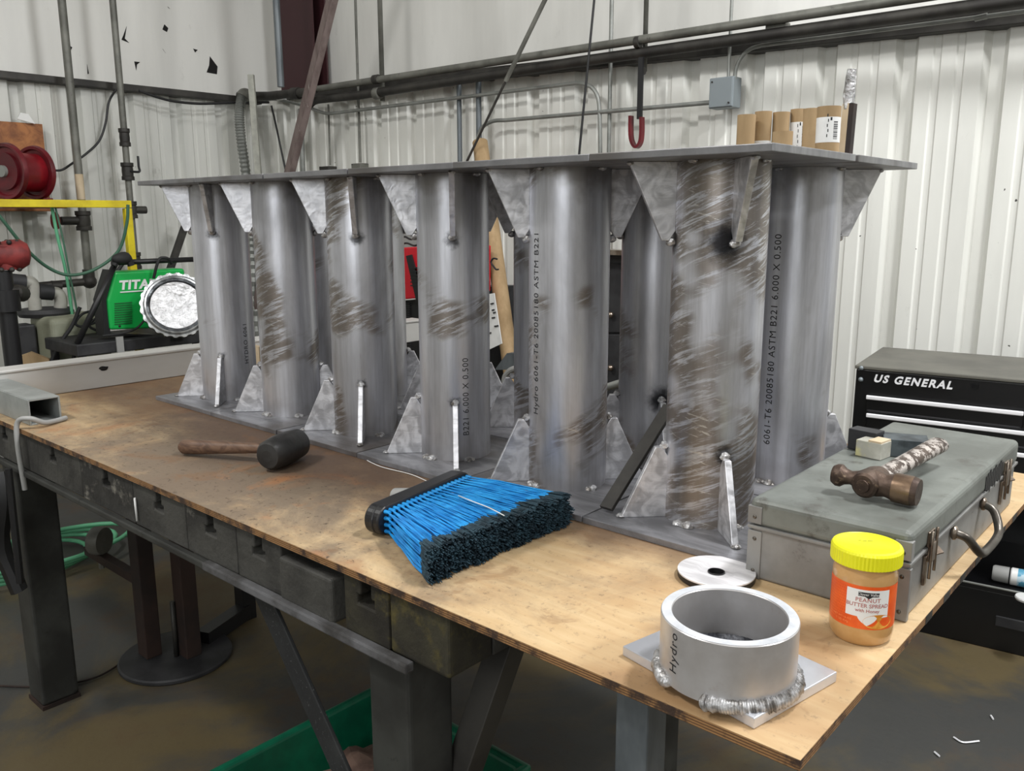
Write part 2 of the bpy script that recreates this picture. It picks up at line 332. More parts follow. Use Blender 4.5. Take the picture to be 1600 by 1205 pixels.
def drape(t, n_in, s1, z0, z1, amp):
    bm = nb(); nx, nz = 140, 30; g = []
    for i in range(nx+1):
        for j in range(nz+1):
            s = -.35+(s1+.35)*i/nx; z = z0+(z1-z0)*j/nz
            d = drape_d(s, z, amp)
            p = cor+t*s+n_in*d; g.append(bm.verts.new((p.x, p.y, z)))
    for i in range(nx):
        for j in range(nz):
            a = i*(nz+1)+j; f = bm.faces.new((g[a], g[a+nz+1], g[a+nz+2], g[a+1])); f.smooth = True
    return bm
struct('wall_right_upper', drape(tR, -NR, 7, GZR-.5, 3.6, .018), M['insul']); struct('wall_left_upper', drape(tL, -NL, 7, GZ-.3, 3.6, .014), M['insul'])
b = nb(); b2(b, -6, 5, -5, 3.2, 3.6, 3.7); struct('ceiling', b, M['insul'])
b = nb(); b2(b, -6, 5, -5.1, -5, FLOOR, 3.6); struct('wall_back', b, M['insul'])
b = nb(); b2(b, 5, 5.1, -5, 3.2, FLOOR, 3.6); struct('wall_near', b, M['insul'])
def along(bm, t, n_in, s0, s1, o0, o1, z0, z1):
    P = [cor+t*s+n_in*o for s, o in ((s0,o0),(s1,o0),(s1,o1),(s0,o1))]
    prism(bm, [(p.x, p.y, z0) for p in P], (0, 0, z1-z0))
b = nb(); along(b, tL, -NL, .1, 7, -.19, .06, GZ-.005, GZ+.035); struct('trim_1', b, M['dpipe'], bev=.004)
b = nb(); along(b, tR, -NR, .1, 7, -.19, .05, GZR-.012, GZR+.045)
for v in b.verts: v.co.z -= .0265*s_on(v.co, tR)
struct('trim_2', b, M['dpipe'], bev=.004)  # dark girt band, also standing in for the shadow under the lower pipe
# torn holes in the insulation facing (left wall, upper)
for k, poly in enumerate((((328,88),(340,104),(339,116),(323,113),(327,102)), ((257,38),(263,44),(261,50),(254,46)), ((302,76),(309,78),(305,82)), ((210,96),(219,97),(214,101),(213,110),(211,101)), ((190,62),(202,67),(195,60),(198,41),(193,55)), ((107,70),(113,74),(110,80)), ((262,10),(266,14),(263,12)), ((254,76),(259,83),(256,79)), ((136,100),(139,115),(137,116)))):
    P = []
    for x, y in poly:
        q0 = aL(x, y, -.2); P.append(aL(x, y, drape_d(s_on(q0, tL), q0.z, .014)+.003))
    b = nb(); prism(b, P, NL*.008)
    one('torn_hole', b, M['gap'], ['large forked dark tear in the white wall facing left of the column', 'round dark puncture above the large forked tear', 'small dark hole right of the round puncture, high on the left wall', 'dark wedge tear with a thin slit under it between the pipe and the punctures', 'thin branching tear just right of the second vertical pipe', 'dark nick beside the first vertical pipe', 'tiny nick near the top of the left wall facing', 'small scuff slit under the round puncture', 'thin short slit near the dark wall beam'][k], 'hole', 'tears in the wall facing')
# red steel column in the corner
t = thing('steel_column', 'dark red steel column in the corner above the wall sheeting', 'column', (-4.5, 2.45, FLOOR))
cx0, cx1 = aR(437, 60, -.06), aR(490, 60, -.06)
b = nb(); w = (cx1-cx0).length; mid = (cx0+cx1)/2
ang = atan2(tR.y, tR.x); rot = Matrix.Rotation(ang, 3, 'Z')
for dd in (0, .10): bx(b, (mid.x, mid.y+dd, (FLOOR+3.6)/2+0), (w, .012, 3.6-FLOOR), rot)
bx(b, (mid.x, mid.y+.05, (FLOOR+3.6)/2), (.010, .09, 3.6-FLOOR), rot)
obj('column_shaft', b, M['redox'], t, world=True)
b = nb(); bx(b, (mid.x, mid.y, FLOOR+.012), (w+.02, .10, .024), rot); obj('foot_plate', b, M['dpipe'], t, world=True)
# ------------------------------------------------------------------ pipes and conduits
def run(name, pts, wpx, m, label, cat='pipe', group=None, smooth=False, seg=12, r=None, clamps=()):
    P = [V(p) for p in pts]; rr = r or pxr(wpx, P[len(P)//2]); Q = sm_path(P) if smooth else P
    b = nb(); tube(b, Q, rr, seg)
    if clamps:
        t = thing(name, label, cat, Q[0], 0, group); obj('pipe_run', b, m, t, world=True)
        for (c, k, mm) in clamps:
            d = (Q[-1]-Q[0]).normalized(); b = nb(); tube(b, [V(c)-d*k, V(c)+d*k], rr*1.35, seg); obj('coupling', b, mm, t, world=True, bev=.001)
        return t
    return one(name, b, m, label, cat, group)
def vert(fn, x, y, o, z0, z1): p = fn(x, y, o); return [(p.x, p.y, z0), (p.x, p.y, z1)]
A = lambda fn, o, L: [fn(x, y, o) for x, y in L]
p0, p1 = aR(497, 139, .17), aR(1381, 4, .17); p1 = p1+(p1-p0)*.45
run('steel_pipe', [p0, p1], 12, M['gpipe'], 'upper of the two long grey pipes running along the right wall', r=.0195, clamps=((aR(588,124,.17), .02, M['dpipe']), (aR(997,66,.17), .012, M['dpipe'])))
q0, q1 = aR(560, 149, .15), aR(1250, 51, .15); q1 = q1+(q1-q0)*.8
run('steel_pipe', sm_path([aR(478,172,.13), aR(490,158,.14), aR(512,154,.15), q0], 5)+[aR(900,97,.15), q1], 15, M['dpipe'], 'lower and thicker dark pipe running along the right wall', r=.025, clamps=((aR(590,146,.15), .02, M['gpipe']),))
run('conduit', sm_path(A(aR,.12,[(404,157),(430,155),(455,160),(480,167),(508,177),(530,176)]),4)+A(aR,.1,[(900,130)])+sm_path(A(aR,.1,[(912,131),(925,137),(934,152),(937,180),(938,236)]),4)+[V((*aR(938,236,.1).xy, -.2))], 5, M['cond'], 'thin conduit from the corner along the right wall, bending down beside the red hook', 'conduit')
run('conduit', [V((*aR(743,240,.1).xy, -.3))]+sm_path(A(aR,.1,[(744,232),(749,208),(757,196),(772,189),(790,188)]),4)+A(aR,.1,[(1113,160)]), 6, M['cond'], 'conduit bending from the leaning tube to the grey junction box', 'conduit')
run('conduit', [aR(1138,124,.1), V((*aR(1138,124,.1).xy, 3.5))], 6, M['cond'], 'straight conduit rising from the grey junction box', 'conduit')
run('conduit', sm_path(A(aR,.1,[(1148,124),(1150,108),(1158,90),(1172,77),(1190,71)]),4)+A(aR,.1,[(1600,18),(1680,7)]), 6, M['cond'], 'conduit curving from the junction box along the top of the corrugated wall', 'conduit', clamps=((aR(1533,27,.1), .02, M['cond']),))
run('conduit', [V((*aR(562,122,.08).xy, 3.5)), aR(563,254,.08)], 4, M['gpipe'], 'thin vertical conduit ending in the grey outlet box on the right wall', 'conduit')
run('conduit', [aR(513,163,.08), aR(516,258,.08)], 3, M['gpipe'], 'short thin vertical conduit beside the diagonal steel angle', 'conduit')
run('conduit', [V((*aR(953,150,.08).xy, 3.5)), V((*aR(953,150,.08).xy, -.3))], 6, M['cond'], 'pale vertical conduit left of the red hook', 'conduit')
run('conduit', vert(aR, 718, 200, .08, -.3, 1.24), 8, M['galv'], 'vertical grey channel strut on the corrugated wall left of the leaning tube', 'strut')
run('conduit', vert(aR, 748, 170, .08, .9, 1.24), 9, M['galv'], 'slotted strut above the leaning cardboard tube', 'strut')
run('steel_strut', [V((*aR(597,100,.11).xy, 3.5)), aR(598,158,.11)], 10, M['gpipe'], 'vertical grey strut crossing behind both long pipes left of the diagonal rod', 'strut', seg=4)
run('steel_strut', [V((*aR(1008,60,.11).xy, 3.5)), aR(1007,112,.11)], 9, M['gpipe'], 'vertical strut carrying the pipes above the red hook', 'strut', seg=4)
run('conduit', [V((*aR(466,208,.1).xy, -.3)), aR(470,170,.1)], 8, M['cond'], 'grey conduit with a coupling behind the diagonal steel angle', 'conduit', clamps=((aR(467,222,.1), .05, M['gpipe']),))
run('cable', sm_path([aR(424,165,.12), aR(431,195,.1), aR(438,228,.08), aR(446,265,.08)]), 3, M['black'], 'thin black cable hanging left of the diagonal steel angle', 'cable')
run('drain_pipe', [V((*aR(434,80,.30).xy, 3.5)), aR(439,136,.30)], 11, M['galv'], 'blue grey vertical pipe in front of the red column', seg=16)
dp_ = bpy.data.objects['drain_pipe']; b = nb(); lathe(b, [(.028,-.045),(.034,-.04),(.034,.0),(.026,.012)], 16, aR(439,146,.12)); obj('end_cap', b, M['white'], dp_, label='white end fitting')
run('steel_pipe', [aL(372,150,.10)]+A(aR,.2,[(420,150),(490,143)]), 13, M['dpipe'], 'short dark pipe turning the corner under the white fitting', clamps=((aR(462,146,.2), .03, M['dpipe']),))
# pipe clamp on the two long pipes
t = thing('pipe_clamp', 'ridged grey clamp block on the long pipes above the junction box', 'clamp', aR(1216,46,.15))
b = nb(); c0 = aR(1215,49,.13); bx(b, c0, (.085, .05, .06), rot); obj('clamp_block', b, M['gpipe'], t, world=True, bev=.004)
for i in range(4):
    b = nb(); c0 = aR(1206+i*6,36,.13); tube(b, [c0, c0+V((0,0,-.05))], .006, 8); obj('bolt', b, M['cond'], t, world=True)
# boxes
def ebox(px, py, w, h, d, o, label, m=M['boxg']):
    p = aR(px, py, o); t = thing('junction_box', label, 'electrical box', p); b = nb(); bx(b, p, (w, d, h), rot); obj('box_body', b, m, t, world=True, bev=.004)
    b = nb(); bx(b, p-NR*(d/2+.003), (w*.94, .006, h*.94), rot); cv = obj('cover', b, m, t, world=True, bev=.002)
    b = nb()
    tube(b, [p-NR*(d/2+.004)+V((-w*.36,0,h*.36)), p-NR*(d/2+.010)+V((-w*.36,0,h*.36))], .004, 8); tube(b, [p-NR*(d/2+.004)+V((w*.36,0,-h*.36)), p-NR*(d/2+.010)+V((w*.36,0,-h*.36))], .004, 8)
    obj('screw', b, M['dpipe'], cv, world=True)
ebox(1133, 146, .112, .125, .075, .085, 'square grey junction box on the corrugated wall'); ebox(563, 262, .09, .05, .06, .07, 'small grey outlet box just above the plates, under the vertical conduit', M['gpipe']); ebox(513, 264, .1, .03, .06, .07, 'small dark box nearest the diagonal steel angle', M['dpipe'])
# diagonal steel angle, rods, cable
p0 = aR(522, -20, .35); p1 = aR(393, 505, .35); dvec = p1-p0; p0 = p0-dvec*.5; p1 = p1+dvec*.12
t = thing('steel_angle', 'worn brown diagonal steel angle leaning across the corner column', 'steel bar', p1); b = nb(); sd = dvec.cross(V((NR.x,NR.y,0))).normalized()
r_ = pxr(19, aR(480,120,.35)); prism(b, [p0-sd*r_, p0+sd*r_*.2, p0+sd*r_*.2-NR*.006, p0-sd*r_-NR*.006], p1-p0); obj('wide_flange', b, M['brownang'], t, world=True)
b = nb(); prism(b, [p0+sd*r_*.2, p0+sd*r_*.5+NR*.03, p0+sd*r_*.5+NR*.036, p0+sd*r_*.2+NR*.008], p1-p0); obj('side_flange', b, M['brownang'], t, world=True)
b = nb(); p0 = aL(286, 362, .3); p1 = aL(262, 432, .3); d_ = p1-p0; bx(b, (p0+p1)/2, (.035, .035, d_.length*1.9), align(d_)); one('steel_bar', b, M['dpipe'], 'short dark brown bar slanting behind the leftmost stand above the green welder', 'steel bar')
p0 = aR(854, -5, .3); p1 = aR(722, 268, .3); dv = p1-p0
run('brace_rod', [p0-dv*.8, aR(790,127,.3)], 7, M['gpipe'], 'thicker upper half of the long diagonal brace rod', 'rod'); run('brace_rod', [aR(790,127,.3), p1+dv*.9], 3.5, M['dpipe'], 'thin lower half of the diagonal brace rod passing behind the plates', 'rod')
p0 = aR(929, -5, .35); p1 = aR(905, 240, .35); run('cable', [p0-(p1-p0)*.9, p1+(p1-p0)*1.5], 3.5, M['black'], 'thin black cable hanging almost straight left of the red hook', 'cable')
# red hook on black bar
t = thing('steel_hook', 'red painted steel hook hanging on a black bar below the pipes', 'hook', aR(1003, 95, .18)); b = nb(); p = aR(1003, 90, .18); q = aR(1003, 186, .18); prism(b, [p-tR*.012, p+tR*.012, p+tR*.012-NR*.012, p-tR*.012-NR*.012], V((0,0,q.z-p.z))); obj('hanger_bar', b, M['black'], t, world=True)
L = A(aR, .18, [(1003,183),(1003,205),(1001,222),(995,230),(989,224),(986,210),(986,181)]); L = sm_path(L, 5); b = nb()
prev = None
for i, p in enumerate(L):
    ring = [b.verts.new(p+a*.006+c*.019) for a, c in (((tR), -NR), (-tR, -NR), (-tR, NR), (tR, NR))]
    d = (L[min(i+1,len(L)-1)]-L[max(i-1,0)]).normalized(); a = d.cross(NR).normalized()
    for v, (x, y) in zip(ring, ((1,-1),(-1,-1),(-1,1),(1,1))): v.co = p+a*x*.006+NR*y*.014
    if prev:
        for k in range(4): b.faces.new((prev[k], prev[(k+1)%4], ring[(k+1)%4], ring[k]))
    else: b.faces.new(ring)
    prev = ring
b.faces.new(prev); obj('hook', b, M['red'], t, world=True); b = nb(); tube(b, [aR(1000,111,.16), aR(1007,111,.16)], .016, 12); obj('knuckle', b, M['dpipe'], t, world=True)
# ------------------------------------------------------------------ left wall pipework
g = 'drop pipes on the left wall'
def pipeV(x, y, o, z0, z1, wpx): p = aL(x, y, o); return V((p.x, p.y, z0)), V((p.x, p.y, z1)), pxr(wpx, p)
t = thing('drop_pipe', 'grey vertical pipe nearest the hose reel, with a tee valve under a paper label', 'pipe', aL(116, 200, .2)); a0, a1, r1 = pipeV(116, 200, .2, 0, 3.5, 12); zt = aL(127,345,.2).z; ze = aL(140,440,.2).z
b = nb(); tube(b, [(a0.x,a0.y,ze), (a0.x,a0.y,3.5)], r1, 14); obj('pipe_run', b, M['gpipe'], t, world=True)
def bulge(bm, p, r, h):
    lathe(bm, [(r*.8,-h),(r*1.15,-h),(r*1.15,-h*.6),(r,-h*.5),(r*1.05,0),(r,h*.5),(r*1.15,h*.6),(r*1.15,h),(r*.8,h)], 14, p)
b = nb(); tp = V((a0.x,a0.y,zt)); bulge(b, tp, r1*1.7, .055); tube(b, [tp, tp-tL*-.0+tL*.12], r1*1.1, 12); tee = obj('tee_valve', b, M['dpipe'], t, world=True)
b = nb(); lathe(b, [(.012,-.01),(.045,-.012),(.05,0),(.045,.012),(.012,.01)], 16, tp+tL*.15, align(tL)); obj('valve_wheel', b, M['redv'], tee, world=True)
b = nb(); lathe(b, [(r1*1.04,-.07),(r1*1.04,.07)], 14, (a0.x,a0.y,aL(125,292,.2).z)); obj('paper_label', b, M['tan'], t, world=True)
b = nb(); ep = V((a0.x,a0.y,ze)); ball(b, ep, r1*1.9, seg=14); tube(b, [ep, ep+V((0,0,.07))], r1*1.5, 12); obj('elbow', b, M['dpipe'], t, world=True)
b = nb(); tube(b, [ep, aL(60,447,.2)], r1, 12); tube(b, [aL(95,447,.2), aL(80,447,.2)], r1*1.4, 12); obj('branch_pipe', b, M['dpipe'], t, world=True)
t = thing('drop_pipe', 'grey vertical pipe with two valves, farther right on the left wall', 'pipe', aL(190, 200, .2)); a0, a1, r2 = pipeV(189, 150, .2, -.5, 3.5, 10)
b = nb(); tube(b, [(a0.x,a0.y,-.2), (a0.x,a0.y,3.5)], r2, 14); obj('pipe_run', b, M['gpipe'], t, world=True)
for yy, nm, rr in ((215,'union',1.5), (268,'ball_valve',1.7), (328,'tee_fitting',1.7), (408,'union',1.6)):
    b = nb(); pp = V((a0.x,a0.y,aL(198,yy,.2).z)); bulge(b, pp, r2*rr, .05)
    if nm == 'tee_fitting': tube(b, [pp, pp-tL*.09], r2*1.2, 12)
    f = obj(nm, b, M['dpipe'], t, world=True)
    if nm == 'ball_valve':
        b = nb(); q = pp-tL*.06-NL*.02; tube(b, sm_path([pp-NL*.03, q, q+V((0,0,.03)), q+V((0,0,.09))], 4), .007, 8); obj('lever', b, M['black'], f, world=True)
run('cable', sm_path(A(aL,.08,[(181,140),(170,160),(165,192),(155,220),(135,240),(112,256),(95,266),(76,265)])), 3.5, M['black'], 'black cable looping from the beam to the hose reel', 'cable')
run('cable', sm_path(A(aL,.14,[(217,142),(240,150),(270,158),(310,162),(350,161),(390,160),(420,160)])), 4, M['black'], 'black cable swagging under the dark beam on the left wall', 'cable')
# flexible conduit
t = thing('flexible_conduit', 'ribbed grey flexible conduit hanging down the left wall near the corner', 'conduit', aL(385, 300, .2)); L = sm_path(A(aL,.2,[(388,150),(381,148),(376,160),(374,185),(377,220),(384,270),(392,340),(396,420),(400,540)]), 16)
b = nb(); tube(b, L[20:], [pxr(16, L[40])*(1 if i % 2 else .80) for i in range(len(L)-20)], 12, sm=False); obj('ribbed_hose', b, M['cond'], t, world=True); b = nb(); tube(b, L[:24], pxr(19, L[5]), 14); obj('elbow_fitting', b, M['gpipe'], t, world=True)
b = nb(); p = aL(392,117,.34); q = aL(403,262,.34); tube(b, [p, q+(q-p)*2.5], .026, 4, sm=False); one('wood_strip', b, mat('weathered_pale_strip', (176,176,166), (150,150,142), 14, .8), 'thin upright pale strip beside the ribbed conduit', 'strip')
# ------------------------------------------------------------------ hose reel, board, yellow frame
b = nb(); p = aL(66,194,.06); q = aL(-40,330,.06); bx(b, ((p+q)/2).xy.to_3d()+V((0,0,(p.z+q.z)/2)), (.02, abs(p.y-q.y), abs(p.z-q.z)))
one('backing_board', b, M['board'], 'varnished plywood board on the wall behind the red hose reel', 'board', bev=.002)
b = nb(); p = aL(26,186,.08); prism(b, [p, p+V((0,.09,-.02)), p+V((0,.06,.03)), p+V((0,.02,.035))], V((.01,0,0))); one('paper_scrap', b, M['white'], 'crumpled white scrap on top of the varnished board', 'paper')
rc = aL(12, 268, .34); t = thing('hose_reel', 'dark red hose reel mounted on the varnished board', 'hose reel', rc)
ax = V((-.35, .94, 0)).normalized(); Rm = align(ax); rr = pxr(86, rc)
def disk(off, r, th, m, nm, par=None, pr=None):
    b = nb(); lathe(b, pr or [(.01,-th),(r*.82,-th),(r*.86,-th-.012),(r*.96,-th-.014),(r,-th*.4),(r,th*.4),(r*.96,th),(.01,th)], 40, rc+ax*off, Rm); return obj(nm, b, m, par or t, world=True)
disk(.0, rr*1.02, .006, M['red'], 'side_flange'); disk(.17, rr*1.0, .006, M['red'], 'side_flange')
disk(0, 0, 0, mat('red_hose_drum', (150,22,34), (110,16,26), 6, .35), 'hose_drum', None, [(rr*.7,.0),(rr*.7,.165)]); disk(-.02, 0, 0, M['cond'], 'hub', None, [(.03,-.02),(.03,.02)])
disk(-.012, 0, 0, M['red'], 'spiral_rim', None, [(rr*.62,-.01),(rr*.66,-.01),(rr*.66,.01),(rr*.62,.01)])
b = nb(); bx(b, rc+ax*.2+V((0,0,-rr*1.1)), (.14,.05,.05)); bx(b, rc+ax*.1+V((0,0,-rr*1.2)), (.2,.32,.03)); obj('mount_foot', b, M['red'], t, world=True, bev=.004)
b = nb(); tube(b, [rc+ax*.20+V((.06,0,-rr*1.08)), rc+ax*.30+V((.06,0,-rr*1.08))], .014, 10); obj('hose_fitting', b, M['nickel'], t, world=True)
yc = aL(198, 320, .55); t = thing('yellow_gate', 'bright yellow square tube frame crossing in front of the hose reel', 'frame', V((yc.x, yc.y, FLOOR)))
yr = pxr(11, yc)*2; y0 = aL(-60, 316, .55); b = nb(); dd = (yc-y0); bx(b, (yc+y0)/2, (yr, dd.length+yr, yr), Matrix.Rotation(atan2(dd.y, dd.x)-pi/2, 3, 'Z')); obj('top_rail', b, M['yelp'], t, world=True, bev=.003)
b = nb(); bx(b, (yc.x, yc.y, (yc.z+FLOOR)/2), (yr, yr, yc.z-FLOOR-yr)); obj('post', b, M['yelp'], t, world=True, bev=.003)
# green hoses
run('hose', sm_path([aL(-30,300,.7), aL(5,345,.7), aL(40,388,.65), aL(75,418,.6), aL(110,430,.6), aL(150,420,.6), aL(185,392,.65), aL(198,350,.7), aL(200,320,.72)]), 5, M['hoseg'], 'dark green hose sagging from the left edge up to the yellow frame', 'hose')
run('hose', sm_path([aL(80,318,.5), aL(90,370,.5), aL(102,420,.5), aL(110,470,.5), aL(116,520,.5)]), 5, M['hosel'], 'light green hose hanging straight from the hose reel', 'hose'); run('hose', sm_path([aL(85,318,.52), aL(98,372,.52), aL(108,425,.52), aL(119,480,.52), aL(122,520,.52)]), 3, M['hoseg'], 'thin dark hose beside the light green one', 'hose')
# red hydrant head on black pipe
vc = aL(10, 398, .9); t = thing('valve_head', 'faded red cast valve head on a thick black pipe at the left edge', 'valve', V((vc.x, vc.y, FLOOR)))
b = nb(); lathe(b, [(.03,-.10),(.06,-.09),(.068,-.05),(.060,-.02),(.070,.02),(.070,.06),(.05,.09),(.02,.10)], 20, vc, align((.25,.95,0))); lathe(b, [(.045,-.07),(.05,.0),(.055,.045),(.04,.05)], 18, vc); obj('valve_body', b, M['redv'], t, world=True, bev=.003)
b = nb(); a_ = align((.25,.95,0))
for k in range(7):
    a = 2*pi*k/7; q = vc+V((.052*cos(a), .052*sin(a), .058)); ball(b, q, .012); q = vc+V((.05*cos(a), .05*sin(a), -.068)); ball(b, q, .012)
    q = vc+V((-.04+.03*k, 0, .085)); 
obj('bolt_ring', b, M['dpipe'], t, world=True)
b = nb(); p = aL(5,430,.9); tube(b, [(p.x,p.y,FLOOR),(p.x,p.y,p.z+.02)], pxr(26, p), 18); lathe(b, [(.06,-.05),(.06,.05)], 18, (p.x,p.y,aL(5,470,.9).z)); obj('riser_pipe', b, M['black'], t, world=True)
b = nb(); q = aL(22,457,.9); tube(b, [V((p.x,p.y,q.z)), q, aL(34,459,.8)], .04, 14); obj('side_outlet', b, M['dpipe'], t, world=True)
# pvc elbows + beige tank
tk = aL(100, 530, .55); t = thing('plastic_tank', 'dusty beige plastic tank with grey pipe elbows on its lid', 'tank', V((tk.x, tk.y, FLOOR)))
p, q = aL(60,495,.5), aL(168,640,.5); yw = abs(q.y-p.y); b = nb(); bx(b, ((p.x+q.x)/2, (p.y+q.y)/2, (p.z+FLOOR)/2), (.3, yw, p.z-FLOOR)); obj('tank_body', b, M['beige'], t, world=True, bev=.03, seg=4)
b = nb(); pl = aL(62,490,.45); lathe(b, [(.02,-.02),(.13,-.02),(.14,0),(.13,.02),(.02,.03)], 24, pl+V((-.05,.05,0))); obj('lid', b, M['dgrey'], t, world=True)
b = nb(); p2 = aL(30,510,.42); bx(b, p2+V((0,0,-.1)), (.12,.12,.22)); obj('motor_housing', b, M['dgrey'], t, world=True, bev=.01)
for (xa, ya, xb, yb, xc, yc2) in ((22,440,50,444,56,492), (66,456,92,462,94,490)):
    b = nb(); L = [aL(xa,ya,.45)]+sm_path([aL(xa+12,ya+1,.45), aL(xb-2,yb-3,.45), aL(xb+3,yb+8,.45), aL((xb+xc)/2+1,yb+24,.45)],5)+[aL(xc,yc2,.45)]
    tube(b, L, pxr(19, L[0]), 14); e = obj('pipe_elbow', b, M['pvc'], t, world=True); b = nb(); d = (L[1]-L[0]).normalized(); tube(b, [L[0]-d*.02, L[0]+d*.05], pxr(25, L[0]), 14); obj('coupling_collar', b, M['dgrey'], e, world=True)
b = nb(); p = aL(44,570,.75); r0 = .09; prism(b, [p+V((0,-.12,-.15)), p+V((0,.13,-.15)), p+V((0,.12,.0)), p+V((0,.02,.06)), p+V((0,-.08,.03))], V((-.05,.02,0))); one('cardboard_flap', b, M['card'], 'torn brown cardboard piece leaning on the beige tank', 'cardboard', jit=.004)
for i, L in enumerate((((125,480),(112,510),(92,540),(70,590),(60,640)), ((200,400),(180,430),(158,470),(140,500),(120,540),(108,600)), ((170,484),(150,486),(130,490),(118,505),(130,510),(160,500)), ((178,492),(150,498),(140,510),(160,520)))):
    run('cable', sm_path([aL(x, y, .75) for x, y in L]), 6 if i < 2 else 4, M['blackr'], ['thick black cable arching over the front of the beige tank', 'thick black cable slanting down from the welder cart handle', 'black cable loop between the tank and the welder cart', 'short black cable coil on the welder cart'][i], 'cable')
# ------------------------------------------------------------------ welder cart, green welder, foil pan
def wl(x, y, o=1.0): return aL(x, y, o)
sc_ = lambda px, p: px/F_PX*(V(p)-CAM).dot(FW)
cart = wl(215, 545, 1.0); t = thing('welder_cart', 'black steel cart carrying the green welder', 'cart', V((cart.x, cart.y, FLOOR)))
y0, y1 = wl(115,540).y, wl(330,540).y; x0 = cart.x; zt = wl(215,528).z
b = nb(); b2(b, x0-.38, x0+.02, y0, y1+.15, zt-.06, zt); obj('tray', b, M['dgrey'], t, world=True, bev=.006)
for (dx, dy) in ((-.34,.03),(-.34,y1-y0+.1),(0,.03),(0,y1-y0+.1)):
    b = nb(); bx(b, (x0+dx, y0+dy, (zt-.06+FLOOR+.04)/2), (.03,.03,zt-.1-FLOOR)); obj('leg', b, M['black'], t, world=True)
b = nb(); b2(b, x0-.38, x0+.02, y0, y1+.15, zt-.32, zt-.28); obj('lower_shelf', b, M['dgrey'], t, world=True, bev=.006)
zh = wl(250,408).z; b = nb(); ya, yb = wl(183,405).y, wl(308,405).y; tube(b, [(x0-.02,ya-.02,zh),(x0-.02,yb+.03,zh)], .014, 10); obj('handle_bar', b, M['black'], t, world=True)
b = nb(); tube(b, [(x0-.02,ya,zh),(x0-.02,y0+.02,zt)], .016, 8); obj('handle_side', b, M['black'], t, world=True)
b = nb(); tube(b, [(x0-.02,yb+.02,zh),(x0-.02,yb+.05,zt)], .014, 8); obj('side_post', b, M['black'], t, world=True)
b = nb(); p = wl(178,545,.96); bx(b, (x0+.03, p.y, zt-.05), (.01,.035,.14)); obj('strap', b, M['grey'], t, world=True)
for k, (xx, mm, lb) in enumerate(((182,'beige','pale box on the lower shelf of the welder cart'), (210,'yelp','small yellow box on the lower shelf of the welder cart'))):
    p = wl(xx,562,1.0); b = nb(); bx(b, (x0-.1, p.y, zt-.28+.05), (.14,.1 if k == 0 else .04,.10)); one('small_box', b, M[mm], lb, 'box', bev=.004)
# green welder
G = lambda x, y: wl(x, y, 1.0)
t = thing('welding_machine', 'green welding machine with white lettering on a black cart', 'welder', V((x0-.12, G(240,500).y, zt)))
prof = [G(182,425), G(293,420), G(296,440), G(300,512), G(175,516), G(170,470)]
b = nb(); prism(b, [(x0-.02, p.y, p.z) for p in prof], (-.12,0,0)); obj('green_shell', b, M['green'], t, world=True, bev=.012, seg=3)
b = nb(); prism(b, [(x0-.035, p.y, p.z) for p in (G(178,422), G(184,425), G(172,470), G(177,522), G(300,526), G(168,526), G(163,470))], (-.10,0,0))
bmesh.ops.delete(b, geom=b.faces[:], context='FACES_ONLY') if False else None
obj('black_front', b, M['black'], t, world=True)
b = text_bm('TITANIUM', sc_(17, G(200,455)), .002, .002, 1.05, .15); w_ = max(v.co.x for v in b.verts)-min(v.co.x for v in b.verts); mn = min(v.co.x for v in b.verts); p = G(189,447)
for v in b.verts: x, y, z = v.co; v.co = V((x0-.017+z, p.y+(x-mn)*1.25, p.z+y*1.15))
obj('lettering', b, M['white'], t, world=True); b = nb(); p2 = G(270,458); bx(b, (x0-.017, (p.y+p2.y)/2, G(190,457).z), (.004, p2.y-p.y, .006)); obj('white_stripe', b, M['white'], t, world=True)
b = nb()
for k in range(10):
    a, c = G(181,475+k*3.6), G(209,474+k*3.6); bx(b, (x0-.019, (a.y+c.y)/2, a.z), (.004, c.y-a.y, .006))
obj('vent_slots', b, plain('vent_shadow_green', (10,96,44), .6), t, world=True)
b = nb(); ball(b, (x0-.018, G(189,510).y, G(189,510).z), .006); obj('screw', b, M['black'], t, world=True)
b = nb(); tube(b, sm_path([wl(240,435,1.02), wl(245,415,1.04), wl(250,404,1.04), wl(262,404,1.04), wl(268,412,1.02)],5), .008, 8); one('cable', b, M['blackr'], 'thin black cable looped over the cart handle above the welder', 'cable')
b = nb(); tube(b, sm_path([wl(160,525,1.03), wl(190,521,1.03), wl(215,512,1.03), wl(232,490,1.03), wl(236,478,1.03)],5), .006, 8); one('cable', b, M['blackr'], 'black lead trailing across the tray in front of the welder', 'cable')
b = nb(); ball(b, wl(190,404,1.03), .04, (.6,1.3,.7)); tube(b, sm_path([wl(178,415,1.02), wl(185,402,1.02), wl(198,400,1.02), wl(205,415,1.02)],4), .018, 8); one('cable_bundle', b, M['blackr'], 'black cable wrapped round the cart handle at the yellow post', 'cable')
